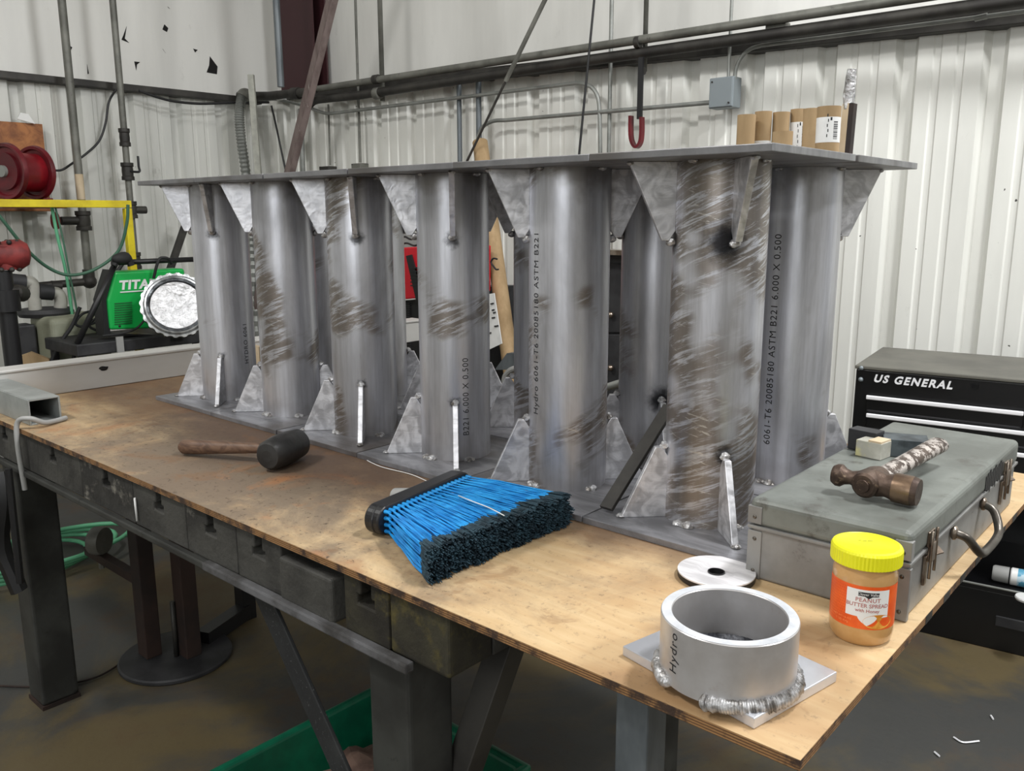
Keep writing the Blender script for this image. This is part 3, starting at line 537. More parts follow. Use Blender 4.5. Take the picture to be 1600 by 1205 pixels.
# fluted foil pan
pc = wl(276, 477, 1.22); pr = sc_(49.5, pc); t = thing('foil_pan', 'round bright silver pan with a fluted rim standing in front of the green welder', 'pan', pc-V((0,0,pr)))
d = (CAM-pc).normalized(); d = (d+V((0,0,.35))).normalized(); Rm = align(d); b = nb(); seg = 96; prof = [(.0,.0),(.74,.0),(.775,.012),(.80,.004),(.84,.018),(.88,.020),(.93,.012),(1.,.014),(1.01,0),(.95,-.02)]; rings = []
for r, z in prof:
    ring = []
    for k in range(seg):
        a = 2*pi*k/seg; q = r*pr*1.06*(1+(.018*(1 if (k//2) % 2 else -1) if r > .93 else 0)); ring.append(b.verts.new(pc+Rm@V((q*cos(a), q*sin(a), z*1.2-.01+(.004*noise.noise(V((cos(a)*r*9, sin(a)*r*9, 1))) if r < .7 else 0)))))
    rings.append(ring)
for i in range(len(rings)-1):
    for k in range(seg): b.faces.new((rings[i][k], rings[i][(k+1)%seg], rings[i+1][(k+1)%seg], rings[i+1][k])).smooth = True
obj('pan_rim', b, mat('pan_aluminium', (206,208,210), (150,152,154), 30, .25, .85, bump=.2), t, world=True)
b = nb(); lathe(b, [(0.001,.003),(pr*.70,.004),(pr*.77,.002)], 64, pc, Rm); obj('pan_centre', b, mat('crinkled_foil', (212,212,214), (176,176,178), 30, .3, .7, bump=1, bscale=30, bd=.01), t, world=True)
b = nb(); bx(b, (pc.x-.03, pc.y, (zt+pc.z-pr)/2), (.03,.05,max(.01, pc.z-pr-zt)+.02)); obj('foot', b, M['black'], t, world=True)
# ------------------------------------------------------------------ things seen between the stands
W2 = lambda x, y, o=.75: aR(x, y, o)
p, q = W2(606,388), W2(700,462); t = thing('welding_machine', 'red welding machine with black vents glimpsed between the stands', 'welder', V((p.x+.1, p.y, FLOOR)))
b = nb(); prism(b, [p, W2(645,386), W2(700,386), q, W2(606,470)], NR*.3); obj('red_case', b, M['redb'], t, world=True, bev=.006)
b = nb(); prism(b, [W2(634,400,.76), W2(642,398,.76), W2(662,470,.76), W2(650,470,.76)], NR*.02); obj('black_stripe', b, M['black'], t, world=True)
for k in range(6):
    b = nb(); a_, c_ = W2(641,418+k*5.5,.765), W2(670,417+k*5.5,.765); prism(b, [a_, c_, c_+V((0,0,-.006)), a_+V((0,0,-.006))], NR*.02); obj('vent_slot', b, M['black'], t, world=True)
b = nb(); prism(b, [W2(606,472,.7), W2(700,466,.7), W2(700,620,.7), W2(606,620,.7)], NR*.3)
o_ = obj('lower_cabinet', b, M['black'], t, world=True)
b = nb()
for k in range(30): a_, c_ = W2(632,474+k*3.4,.71), W2(640,474+k*3.4,.71); prism(b, [a_, c_, c_+V((0,0,-.004)), a_+V((0,0,-.004))], NR*.02)
obj('fins', b, M['dgrey'], o_, world=True)
for k, L in enumerate((((622,376),(632,370),(642,374),(655,370)), ((622,384),(635,380),(648,384),(660,378)))): run('cable', sm_path([W2(x, y, .7) for x, y in L]), 3, M['blackr'], ['upper black cable coiled on the red welder', 'lower black cable coiled on the red welder'][k], 'cable')
b = nb(); prism(b, [W2(600,366,.4), W2(665,366,.4), W2(665,388,.4), W2(600,388,.4)], NR*.05); one('metal_rack', b, M['grey'], 'pale grey rack strip just above the red welder', 'rack')
# leaning cardboard tube
p0, p1 = W2(750,222,.22), W2(797,566,.5); rr = pxr(24, p0); b = nb(); d = (p1-p0); tube(b, [p0, p1+d*.15], rr, 24); t = one('cardboard_tube', b, M['card'], 'tall brown cardboard tube leaning on the wall between the stands', 'tube')
b = nb(); lathe(b, [(rr*.8,0),(rr*.8,.002)], 20, p0-d.normalized()*.002, align(d)); obj('open_end', b, M['cardin'], t)
b = nb(); tube(b, sm_path([W2(777,405,.75)-NR*0, W2(771,404,.75), W2(767,410,.75), W2(771,416,.75), W2(775,421,.75), W2(779,421,.75)],4), .004, 6); obj('marker_mark', b, M['ink'], t)
pc_ = [W2(752,462,.8), W2(772,458,.8), W2(784,537,.8), W2(752,552,.8)]; t = thing('paper_sheet', 'white printed sheet tilted beside the leaning cardboard tube', 'paper', pc_[2])
b = nb(); prism(b, pc_, NR*.004); obj('sheet', b, M['paper'], t, world=True)
for k, (x, y, w_) in enumerate(((766,474,5),(768,484,4),(770,488,4),(768,496,5),(772,509,6),(762,520,5))):
    b = nb(); a_, c_ = W2(x,y,.805), W2(x+w_,y-1,.805); prism(b, [a_, c_, c_+V((0,0,-.006)), a_+V((0,0,-.006))], NR*.003); obj('printed_line', b, M['ink'], t, world=True)
b = nb(); prism(b, [W2(738,448,.17), W2(786,448,.17), W2(786,640,.17), W2(738,640,.17)], NR*.15); one('metal_cabinet', b, M['dgrey'], 'dark cabinet behind the printed sheet and the leaning tube', 'cabinet')
b = nb(); prism(b, [W2(773,578,.85), W2(792,552,.85), W2(830,552,.85), W2(830,578,.85)], NR*.2); one('steel_offcut', b, M['galv'], 'grey blue steel offcut with a slanted edge at the foot of the leaning tube', 'offcut')
b = nb(); tube(b, sm_path([W2(788,600,.9), W2(790,588,.9), W2(800,578,.9), W2(815,575,.9)]), .014, 10); one('hose', b, M['grey'], 'grey hose loop at the foot of the leaning tube', 'hose')
# dark drawer cabinet right of fifth stand
pA, pB = W2(930,398,.5), W2(1000,398,.5); t = thing('drawer_cabinet', 'dark steel drawer cabinet seen between the fifth and sixth stands', 'cabinet', V((pA.x, pA.y, FLOOR)))
b = nb(); prism(b, [pA, pB, V((pB.x,pB.y,FLOOR)), V((pA.x,pA.y,FLOOR))], NR*.4); obj('cabinet_body', b, M['dgrey'], t, world=True, bev=.004)
for k, (ya, yb) in enumerate(((412,520),(523,598))):
    b = nb(); prism(b, [W2(934,ya,.51), W2(998,ya,.51), W2(998,yb,.51), W2(934,yb,.51)], NR*.02); dr = obj('drawer', b, M['dgrey'], t, world=True, bev=.003)
    b = nb(); ball(b, W2(954,492 if k == 0 else 575,.53), .014); obj('knob', b, M['nickel'], dr, world=True)
b = nb(); bx(b, W2(962,394,.55)+V((0,0,.0)), (.14,.1,.02)); one('metal_tray', b, M['nickel'], 'small bright metal tray on top of the dark drawer cabinet', 'tray')
run('steel_pipe', [W2(925,612,.9), W2(985,594,.9)], 12, M['cond'], 'pale pipe end lying behind the fifth stand')
b = nb(); p, q = aX(399,538,-2.0), aX(407,577,-2.0); bx(b, aX(403,560,-2.0), (.05,.02,.085)); 
one('wood_block', b, M['tan'], 'small upright pale wood block between the two leftmost stands', 'block')
# ------------------------------------------------------------------ black tool cart on the right
a8 = rad(8); U8 = V((cos(a8), sin(a8), 0)); V8 = V((-sin(a8), cos(a8), 0)); cc = V((-.458, 1.718, 0)); CT = .036
t = thing('tool_cart', 'black rolling tool cart with bright drawer trims against the right wall', 'tool cart', V((cc.x, cc.y, FLOOR)), a8)
Wd, Dp = 1.06, .47
b = nb(); b2(b, -.004, Wd+.004, -.004, Dp, CT-FLOOR-.012, CT-FLOOR); obj('top_lid', b, M['chtop'], t, bev=.003)
b = nb(); b2(b, 0, Wd, 0, Dp, CT-FLOOR-.40, CT-FLOOR-.0125); obj('upper_body', b, M['chblack'], t, bev=.004)
def cpx(x, y):      # height on the cart's front plane
    p = plane(x, y, V8, V8.dot(cc)); return p.z-FLOOR, (p-cc).dot(U8)
for k, (x, y, ya, yb) in enumerate(((1355,617,617,640), (1355,645,645,672), (1352,676,676,705))):
    z, u = cpx(x, y); h = .055 if k < 2 else .07
    for (u0, u1) in (((u, .49), (.495, Wd-.02)) if k == 0 else ((u, Wd-.02),)):
        b = nb(); b2(b, u0, u1, -.012, .0, z-h, z); dr = obj('drawer', b, M['chblack'], t, bev=.002)
        b = nb(); b2(b, u0, u1, -.020, -.012, z-.012, z+.002); obj('trim_handle', b, M['chrome'], dr, bev=.003)
        b = nb(); b2(b, u0+.006, u1-.006, -.0145, -.012, z-h+.004, z-h+.008); obj('drawer_lip', b, M['dgrey'], dr)
z, u = cpx(1425, 597); b = text_bm('US GENERAL', .034, .003, .001, 1.25, .25)
for v in b.verts: x, y, zz = v.co; v.co = V((u+x, -.003-zz, z+y))
obj('badge_lettering', b, M['chrome'], t)
z, u = cpx(1524, 604); b = nb(); lathe(b, [(.002,-.004),(.011,-.004),(.012,0)], 20, (u, 0, z), Matrix.Rotation(pi/2, 3, 'X')); obj('lock', b, M['dgrey'], t)
for (x, y) in ((1345,593),(1346,575)): z, u = cpx(x, y); b = nb(); ball(b, (u, -.001, z), .008); obj('rivet', b, M['boxg'], t)
b = nb(); b2(b, 0, .03, 0, Dp, .06, CT-FLOOR-.40); b2(b, Wd-.03, Wd, 0, Dp, .06, CT-FLOOR-.40); b2(b, 0, Wd, Dp-.02, Dp, .06, CT-FLOOR-.4); obj('side_posts', b, M['chblack'], t)
zs, _ = cpx(1600, 925); b = nb(); b2(b, .0, Wd, -.01, Dp, zs-.02, zs); obj('open_shelf', b, M['chblack'], t, bev=.003)
b = nb(); tube(b, [(0,-.014,zs),(Wd,-.014,zs)], .004, 8); obj('shelf_rod', b, M['cond'], t)
b = nb(); b2(b, .0, Wd, 0, Dp, .0, zs-.02); lw = obj('lower_body', b, M['chblack'], t, bev=.004)
z, u = cpx(1580, 975); b = nb(); b2(b, u-.045, u+.05, -.004, .003, z-.018, z+.018); obj('recess_handle', b, M['dgrey'], lw, bev=.003)
def onshelf(x, y): d = ray(x, y); return CAM+d*((zs+FLOOR-CAM.z)/d.z)
bp = plane(1552, 884, V8, V8.dot(cc)+.04); bq = plane(1650, 905, V8, V8.dot(cc)+.04); br = pxr(27, bp); d = (bq-bp).normalized(); d.z = 0; d.normalize(); z0 = zs+FLOOR+br+.001; o0 = V((bp.x, bp.y, z0))
t = thing('spray_can', 'white bottle with blue print lying on the open shelf of the black cart', 'bottle', o0)
Rm = align(d); b = nb(); lathe(b, [(br*.9,0),(br,.003),(br,.17),(br*.8,.19),(.01,.2)], 28, o0+d*.05, Rm); obj('bottle_body', b, M['white'], t, world=True); b = nb(); lathe(b, [(br*.8,0),(br*.92,.006),(br*.95,.046)], 28, o0, Rm); obj('cap', b, M['grey'], t, world=True)
b = nb(); lathe(b, [(br*1.01,.06),(br*1.01,.15)], 28, o0+d*.01, Rm); obj('blue_label', b, mat('pale_blue_label', (190,214,226), (90,160,190), 22, .4, thr=(.5,.54)), t, world=True)
p = onshelf(1592, 935); b = nb(); lathe(b, [(.012,0),(.03,0),(.032,.006),(.03,.01),(.012,.01)], 24, V((p.x+.02,p.y,zs+FLOOR+.001))); one('tape_roll', b, M['white'], 'white ring at the front edge of the open cart shelf', 'ring')
b = nb(); b2(b, .06, .30, .1, .44, CT-FLOOR-.40-.0, CT-FLOOR-.40+.001); b.free()
# ------------------------------------------------------------------ cardboard tubes on plates
H = .621; T = .0115; w = .3101; R = .0762
tubes = []
def ctube(x0, x1, ytop, D, label, m=M['card'], lean=0, ybot=None, band=None, prints=False):
    pm = V((0,0,0)); base = aY((x0+x1)/2, 235, D); top = aY((x0+x1)/2+lean, ytop, D); r = pxr(x1-x0-2, top); base.z = H+.0005
    h = top.z-base.z; dx = top.x-base.x
    t = thing('cardboard_tube', label, 'tube', base, 0, 'cardboard cores on the stand plates'); b = nb(); seg = 32; ri = r*.9
    lathe(b, [(r,0),(r,h),(ri,h),(ri,.002)], seg, (0,0,0)); 
    for v in b.verts: v.co.x += (dx)*v.co.z/h*(1 if lean else 0)
    obj('core', b, m, t, bev=0)
    b = nb(); lathe(b, [(ri*.99,h*.3),(ri*.99,h*.31)], seg); obj('inside_shadow_ring', b, M['cardin'], t) if False else b.free()
    if band:
        b = nb(); lathe(b, [(r*1.01,h*band[0]),(r*1.01,h*band[1])], seg)
        bmesh.ops.delete(b, geom=[f for f in b.faces if len(f.verts) > 4], context='FACES')
        for v in b.verts: v.co.x += (dx if lean else 0)*v.co.z/h
        lb = obj('paper_wrap', b, M['paper'], t)
        if prints:
            th0 = atan2(CAM.y-base.y, CAM.x-base.x); b = nb()
            def patch(a0, a1, z0, z1):
                n = 4; vs = [(b.verts.new((r*1.015*cos(a0+(a1-a0)*i/n)+(dx if lean else 0)*z0, r*1.015*sin(a0+(a1-a0)*i/n), z0*h)), b.verts.new((r*1.015*cos(a0+(a1-a0)*i/n)+(dx if lean else 0)*z1, r*1.015*sin(a0+(a1-a0)*i/n), z1*h))) for i in range(n+1)]
                for i in range(n): b.faces.new((vs[i][0], vs[i+1][0], vs[i+1][1], vs[i][1]))
            zz = band[0]+.06
            while zz < band[1]-.08: q = random.choice((.008,.014,.02)); patch(th0+.45, th0+.85, zz, zz+q); zz += q+.014
            patch(th0+.15, th0+.3, band[1]-.07, band[1]-.01)
            for k in range(5): patch(th0-.12+.07*(k%2), th0-.09+.07*(k%2)+.05, band[0]+.1+k*.1, band[0]+.16+k*.1)
            obj('barcode', b, M['ink'], lb)
ctube(1149,1179,180,.36,'leftmost plain cardboard tube on the plates, with pale rim'); ctube(1176,1204,175,.40,'cardboard tube with white paper round its lower half, second from the left', band=(.02,.42))
ctube(1204,1232,176,.42,'plain cardboard tube standing behind the short one'); ctube(1205,1238,206,.30,'short cardboard tube in front of the taller ones'); ctube(1233,1260,171,.44,'cardboard tube with a white label, behind the short one to the right', lean=2, band=(.15,.75), prints=True)
ctube(1252,1281,170,.40,'plain cardboard tube leaning between the two labelled ones', lean=3); ctube(1273,1311,167,.34,'largest cardboard tube, with a white barcode label, beside the upright wooden bar', lean=4, band=(.28,.78), prints=True)
# upright bar with foil wrapped tip
bp = aY(1319, 235, .42); bp.z = H+.0005; tp = aY(1331, 108, .42); t = thing('wooden_bar', 'upright wooden bar wrapped in crinkled silver tape at its tip', 'bar', bp); d = tp-bp; b = nb(); wd = pxr(16, bp)
prism(b, [V((-wd,-.004,0)), V((wd*.5,-.010,0)), V((wd*.5,.012,0)), V((-wd,.012,0))], d*.62); obj('pale_face', b, M['tan'], t); b = nb(); prism(b, [V((wd*.5,-.010,0)), V((wd*1.2,-.004,0)), V((wd*1.2,.012,0)), V((wd*.5,.012,0))], d*.62); obj('dark_side', b, M['rust'], t)
b = nb(); tube(b, [d*(.56+.044*i) for i in range(11)], [wd*(1.15-.3*abs(i-4)/6) for i in range(11)], 9)
obj('silver_tape', b, mat('crinkled_silver_tape', (220,220,222), (150,150,150), 60, .25, .8, bump=1, bscale=80, bd=.01), t, jit=.002)
# ------------------------------------------------------------------ pedestals
def gus_bm(d, top):
    b = nb(); ca, sa = d[0]/sqrt(2), d[1]/sqrt(2); n = V((-sa, ca, 0)); e = V((ca, sa, 0)); L0, L1, hh, tw = R-.001, R+.075, .125, .02
    pr = [(L0,0),(L1,0),(L1,.006),(L0+tw+.002,hh),(L0+.010,hh),(L0,hh-.016)]
    prism(b, [e*s+V((0,0, (T+z) if not top else (H-T-z)))-n*T/2 for s, z in pr], n*T); return b
def blob(b, c, r, sx=1, sy=1, sz=.6, seed=0):
    k = bmesh.ops.create_icosphere(b, subdivisions=2, radius=r)['verts']
    for v in k: v.co = V((v.co.x*sx, v.co.y*sy, v.co.z*sz))*(1+.35*noise.noise(v.co*160+V((seed,seed,0))))+V(c)
gm = {}; wm = {}
DIR = dict(L=(-1,-1), F=(1,-1), R=(1,1), B=(-1,1))
def shared(key, name, fn, m, par, bev=0, label=None):
    if key not in gm: o = obj(name, fn(), m, par, bev=bev); gm[key] = o; return o
    s = gm[key]; o = s.copy(); C.objects.link(o); o.parent = par; PW[o.name] = PW[par.name].copy(); return o
def pipe_bm():
    b = nb(); lathe(b, [(R,T),(R,H-T),(R-.0127,H-T),(R-.0127,T)], 72, closed=True); return b
def plate_bm(z0, z1):
    b = nb(); s = .1535; b2(b, -s, s, -s, s, z0, z1); return b
def tack_bm(d, kind):   # one lump of weld
    b = nb(); ca, sa = d[0]/sqrt(2), d[1]/sqrt(2); e = V((ca, sa, 0)); n = V((-sa, ca, 0))
    q = {'a': (R+.004, H-T-.127, .009, .8), 'b': (R+.074, H-T-.003, .007, .6), 'c': (R+.004, T+.127, .009, .8), 'd': (R+.078, T+.002, .008, .5)}[kind]; blob(b, e*q[0]+V((0,0,q[1])), q[2], 1, 1, q[3], ord(kind))
    return b
def ringweld(z, arcs, r=.0065, seed=0):
    b = nb()
    for a0, a1 in arcs:
        n = max(2, int(abs(a1-a0)/.07))
        for i in range(n): a = a0+(a1-a0)*i/n; blob(b, ((R+.002)*cos(a), (R+.002)*sin(a), z), r*(1+.3*sin(i*2.3+seed)), 1, 1, .8, i+seed)
    return b
lab = {(0,0):'leftmost of the front row', (1,0):'second of the front row from the left, no front gusset', (2,0):'third of the front row from the left, bright front gusset',
 (3,0):'fourth in front, marked B221 6.000 X 0.500 low down', (4,0):'fifth in front, long stencil line on its left side', (5,0):'nearest, with scratched brown film and a sooty top weld',
 (0,1):'back row, hidden behind the leftmost ones', (1,1):'back row, a strip between second and third front ones', (2,1):'back row, a strip just right of the third front one', (3,1):'back row, a dark strip left of the fifth front one',
 (4,1):'back row, between the fifth and the nearest front ones', (5,1):'back row, at the right end behind the tool box'}
gus = {(0,0):'LFB',(1,0):'LRB',(2,0):'LFB',(3,0):'LFB',(4,0):'LRB',(5,0):'LFB',(0,1):'LB',(1,1):'LRB',(2,1):'LRB',(3,1):'LRB',(4,1):'LFB',(5,1):'LRB'}
txt = {(3,0):('B221 6.000 X 0.500', 728, 620, .0185, .150), (4,0):('Hydro 6061-T6 20085180 ASTM B221', 838, 480, .0195, .325), (5,1):('6061-T6 20085180 ASTM B221 6.000 X 0.500', 1207, 520, .0190, .29), (0,0):('HYDRO 6061', 384, 520, .0185, .17)}
for j in (0, 1):
    for i in range(6):
        X = -w*(5.5-i); Y = w*(j+.5)
        t = thing('aluminium_stand', 'aluminium pipe stand, '+lab[(i,j)], 'stand', (X, Y, 0), 0, 'aluminium pipe stands on the bench')
        o = shared('base', 'base_plate', lambda: plate_bm(0, T), M['base'], t, .0012); o.location = (-.004+random.uniform(-.0006,.0006), .004-.0015*(i%2)-(0 if j else .002), 0)
        o = shared('top', 'top_plate', lambda: plate_bm(H-T, H), M['top'], t, .0012); o.location = (.006, (-.002-(.004 if i == 4 else .008 if i == 5 else .001 if i == 1 else 0)) if j == 0 else .001, 0)
        pk = {(0,0):'pipeF',(2,0):'pipeR',(3,0):'pipeF',(5,0):'pipeN',(4,1):'pipeO',(4,0):'pipeP',(2,1):'pipeP',(3,1):'pipeO'}.get((i,j),'pipe'); o = shared(pk, 'pipe', pipe_bm, M[pk], t); ppo = o
        for g_ in gus[(i,j)]:
            shared('gb'+g_, 'gusset', lambda: gus_bm(DIR[g_], False), M['gus'], t, .0012); shared('gt'+g_, 'gusset', lambda: gus_bm(DIR[g_], True), M['gus'], t, .0012)
            for kd in 'abcd': shared('tt'+g_+kd, 'weld_tack', lambda: tack_bm(DIR[g_], kd), M['weld'], t)
        for a0, a1 in ([(-1.75,-1.35),(-.45,-.25)] if i%2 else [(-2.0,-1.7),(-.35,-.15)]): shared('rw%.2f' % a0, 'base_weld', lambda: ringweld(T+.001, [(a0, a1)], .0075, i), M['weld'], t)
        for a0, a1 in ((-1.75,-1.6),(-.15,.0)): shared('rt%.2f' % a0, 'top_weld', lambda: ringweld(H-T-.001, [(a0, a1)], .0065, i+4), M['weld'], t)
        q = txt.get((i,j))
        if q:
            th = face_theta(X, Y, R, q[4], q[1]); obj('stencil_text', cyl_text(q[0], q[3], R+.0004, th, q[4], True, gap=1.12), M['ink'], ppo)
# leaning flat bar beside the nearest stand
p0 = aZ(948, 797, T+.006); p1 = aZ(1036, 655, .152)
p1 = p0+(p1-p0); b = nb(); d = p1-p0; bx(b, p0+d*.56+V((0,0,.004)), (.026, .008, d.length*1.14), align(d)); one('flat_bar', b, M['dpipe'], 'short dark flat bar leaning behind the left gusset of the nearest stand', 'steel bar', bev=.001)
# ------------------------------------------------------------------ bench
X0, X1, Y0, Y1 = -2.20, .243, -.387, .832
t = thing('plywood_sheet', 'stained plywood sheet lying on the iron bench under the stands', 'board', ((X0+X1)/2, (Y0+Y1)/2, -.0135)); b = nb(); b2(b, X0, X1, Y0, Y1, -.0005, 0); b2(b, X0, X1, Y0, Y1, -.0005, 0) if False else None
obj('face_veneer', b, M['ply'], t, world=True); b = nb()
n = 90
b2(b, X0, X1, Y0, Y1, -.0130, -.0006); obj('ply_core', b, M['plye'], t, world=True, bev=.001)
TX1 = -.258; tY0 = -.378; tZ0, tZ1 = -.112, -.0135
t = thing('platen_table', 'heavy grimy slotted iron bench on steel tube legs', 'bench', (-1.25, .2, FLOOR))
# front face cut into blocks with T-slot notches
def block(x0, x1, m, dy=0, notch=True, z1=tZ1, z0=tZ0):
    b = nb(); xm = (x0+x1)/2; yf = tY0+dy
    if notch:
        pr = [(x0,z0),(x1,z0),(x1,z1),(xm+.012,z1),(xm+.012,z1-.03),(xm+.020,z1-.03),(xm+.020,z1-.045),(xm-.020,z1-.045),(xm-.020,z1-.03),(xm-.012,z1-.03),(xm-.012,z1),(x0,z1)]
        prism(b, [V((x, yf, z)) for x, z in pr], V((0,.09,0)))
    else: b2(b, x0, x1, yf, yf+.09, z0, z1)
    return b
edges = [-2.5,-2.1,-1.78,-1.46,-1.20,-.98,-.80,-.66]
for k in range(len(edges)-1): obj('slotted_edge_block', block(edges[k]+.001, edges[k+1]-.001, M['iron']), M['iron'], t, world=True, bev=.003)
obj('slotted_edge_block', block(-.66, -.515, M['iron'], -.006, False, -.035), M['iron'], t, world=True, bev=.006, seg=3); b = nb(); b2(b, -.655, -.52, tY0+.02, tY0+.09, -.034, tZ1-.006); obj('edge_filler', b, M['dpipe'], t, world=True)
b = nb(); b2(b, -.512, -.492, tY0+.03, tY0+.09, tZ0, -.03); obj('gap_web', b, M['dpipe'], t, world=True)
obj('slotted_edge_block', block(-.49, -.385, M['ironY']), M['ironY'], t, world=True, bev=.003); obj('slotted_edge_block', block(-.383, TX1, M['ironY'], 0, False), M['ironY'], t, world=True, bev=.006, seg=3)
b = nb(); b2(b, -2.5, TX1, tY0+.0905, .78, tZ0+.03, tZ1-.002); obj('table_slab', b, M['iron'], t, world=True, bev=.003)
b = nb(); b2(b, TX1-.06, TX1, tY0+.0905, .78, tZ0, tZ0+.0295); obj('end_rib', b, M['iron'], t, world=True, bev=.003)
b = nb(); b2(b, -2.5, -.90, tY0-.016, tY0-.0005, tZ0-.012, tZ0+.002); obj('bottom_ledge', b, M['leg'], t, world=True, bev=.003)
b = nb(); b2(b, -.899, -.33, tY0-.018, tY0-.0005, tZ0-.012, tZ0+.004); obj('bottom_ledge', b, mat('grey_grinding_dust', (98,98,100), (52,50,48), 9, .9, bump=.5, bscale=120), t, world=True, bev=.003, label='ledge covered in grey grinding dust')
b = nb(); tube(b, [(-1.185,tY0-.004,-.05),(-1.183,tY0-.004,-.10)], .0025, 6); obj('chalk_mark', b, M['white'], t, world=True)
def leg(x, y, s=.1, m=M['leg'], z1=tZ0-.011):
    b = nb(); bx(b, (x, y, (z1+FLOOR+.012)/2), (s, s, z1-FLOOR-.012)); o = obj('leg', b, m, t, world=True, bev=.008, seg=3)
    b = nb(); bx(b, (x, y, FLOOR+.006), (s+.004, s+.004, .012)); obj('foot_plate', b, M['rust'], o, world=True)
lx = aY(637, 1052, -.37).x; leg(lx-.047, -.323, .094); leg(-1.97, -.32, .1); leg(lx-.047, .40, .094); leg(-1.97, .70, .1)
def bar(p0, p1, w_, th, name='brace', m=M['brace']):
    b = nb(); d = V(p1)-V(p0); z = d.normalized(); x = V((0,1,0)) if abs(z.y) < .7 else V((1,0,0)); x = (x-z*x.dot(z)).normalized(); y = z.cross(x)
    Rm = Matrix((x, y, z)).transposed(); bx(b, (V(p0)+V(p1))/2, (th, w_, d.length), Rm); return obj(name, b, m, t, world=True, bev=.002)
bar((-.755,-.365,tZ0-.012), (lx-.09,-.365,-.50), .05, .008)
p = aX(800, 1022, TX1-.05); bar((TX1-.05,p.y,tZ0-.012), (lx-.01,-.275,-.42), .045, .045, m=M['dpipe'])
# galvanised leg under the overhang
gx = aY(1001, 1205, -.36); t2 = thing('support_stand', 'galvanised tube support under the overhanging end of the plywood', 'stand', (gx.x-.02, -.33, FLOOR))
b = nb(); s_ = .045; bx(b, (0, 0, (-.016-FLOOR)/2+.003), (s_, s_, -.016-FLOOR-.008)); 
obj('post', b, M['galv'], t2, bev=.003); b = nb(); bx(b, (0,0,.004), (.18,.18,.007)); obj('foot_plate', b, M['galv'], t2); b = nb(); bx(b, (0,.25,-.05-FLOOR), (.04,.5-.05,.04)); obj('cross_tube', b, M['galv'], t2, bev=.002)
# ------------------------------------------------------------------ aluminium beam and square tube at the left end
t = thing('aluminium_beam', 'long dusty aluminium beam lying across the left end of the bench', 'beam', (-2.17, .6, .0005))
b = nb(); h = .083; prism(b, [(0,0,0),(.006,0,0),(.006,0,h-.006),(0,0,h)], (0,0,0)) if False else None
b2(b, -.006, .006, -.93, .75, .0005, h); b2(b, -.07, .012, -.93, .75, h, h+.008); b2(b, -.07, -.006, -.93, .75, .0005, .008); obj('channel', b, M['beam'], t, bev=.002)
for (yy, zz) in ((-.61,.06),(-.12,.05)): b = nb(); blob(b, (.007, yy, zz), .009, .3, 1.6, .8, 2); obj('dent', b, M['gap'], t)
t = thing('square_tube', 'open ended grey aluminium box tube at the left corner of the bench', 'tube', (-2.3, -.32, .0005)); L_ = 1.3; s1, s2 = .078, .066; y0, x1 = -.038, .50
b = nb(); b2(b, -.8, x1, -s1/2, -s1/2+.004, 0, s2); b2(b, -.8, x1, s1/2-.004, s1/2, 0, s2); b2(b, -.8, x1, -s1/2+.004, s1/2-.004, 0, .004); b2(b, -.8, x1, -s1/2+.004, s1/2-.004, s2-.004, s2); obj('tube_wall', b, M['tubeal'], t, bev=.0008)
run('cable', sm_path([V((-1.79,-.392,-.16)), V((-1.785,-.398,-.04)), V((-1.785,-.392,.018)), V((-1.76,-.372,.028)), V((-1.76,-.34,.012)), V((-1.775,-.31,.0075)), V((-1.79,-.275,.0075))]), 0, M['grey'], 'grey cord hooked over the bench edge in front of the open tube', 'cord', r=.0065)
t = thing('hanging_tool', 'dark clamp tool hanging on the bench side at the left leg', 'clamp', (-1.86, -.42, -.1)); b = nb(); tube(b, sm_path([(0,0,-.02),(.02,-.01,-.1),(.0,-.02,-.22),(.03,0,-.34)],4), [.022]*13, 8); tube(b, [(.06,0,.0),(.075,-.01,-.30)], .009, 8); obj('clamp_arm', b, M['black'], t, jit=.003)
b = nb(); tube(b, sm_path([(-.12,-.01,-.04),(-.16,-.01,-.06),(-.17,-.01,-.03),(-.15,-.01,-.0)],5), .006, 8); obj('hook', b, M['cond'], t)
run('cable', sm_path([V((-2.25,-.42,-.05)), V((-2.24,-.43,-.25)), V((-2.26,-.42,-.45)), V((-2.32,-.42,-.8))]), 5, M['blackr'], 'black cable hanging down the bench side at the left edge', 'cable')
pts = []
for i in range(4*28):
    k = i/28; a = 2*pi*k; c = aZ(20, 890, FLOOR+.012)+V((-.05+.03*k, .03*k, 0)); pts.append(c+V(((.22-.012*k)*cos(a), (.28+.02*k)*sin(a), .020*k+.002)))
run('hose_coil', pts, 0, M['hosel'], 'green hose coiled on the floor behind the left bench leg', 'hose', r=.009)
run('cable', sm_path([aZ(-40,1070,FLOOR+.005), aZ(60,1073,FLOOR+.005), aZ(140,1062,FLOOR+.005), aZ(190,1035,FLOOR+.005), aZ(225,1000,FLOOR+.005)]), 3, M['rust'], 'thin red cable on the dark floor past the left leg', 'cable')
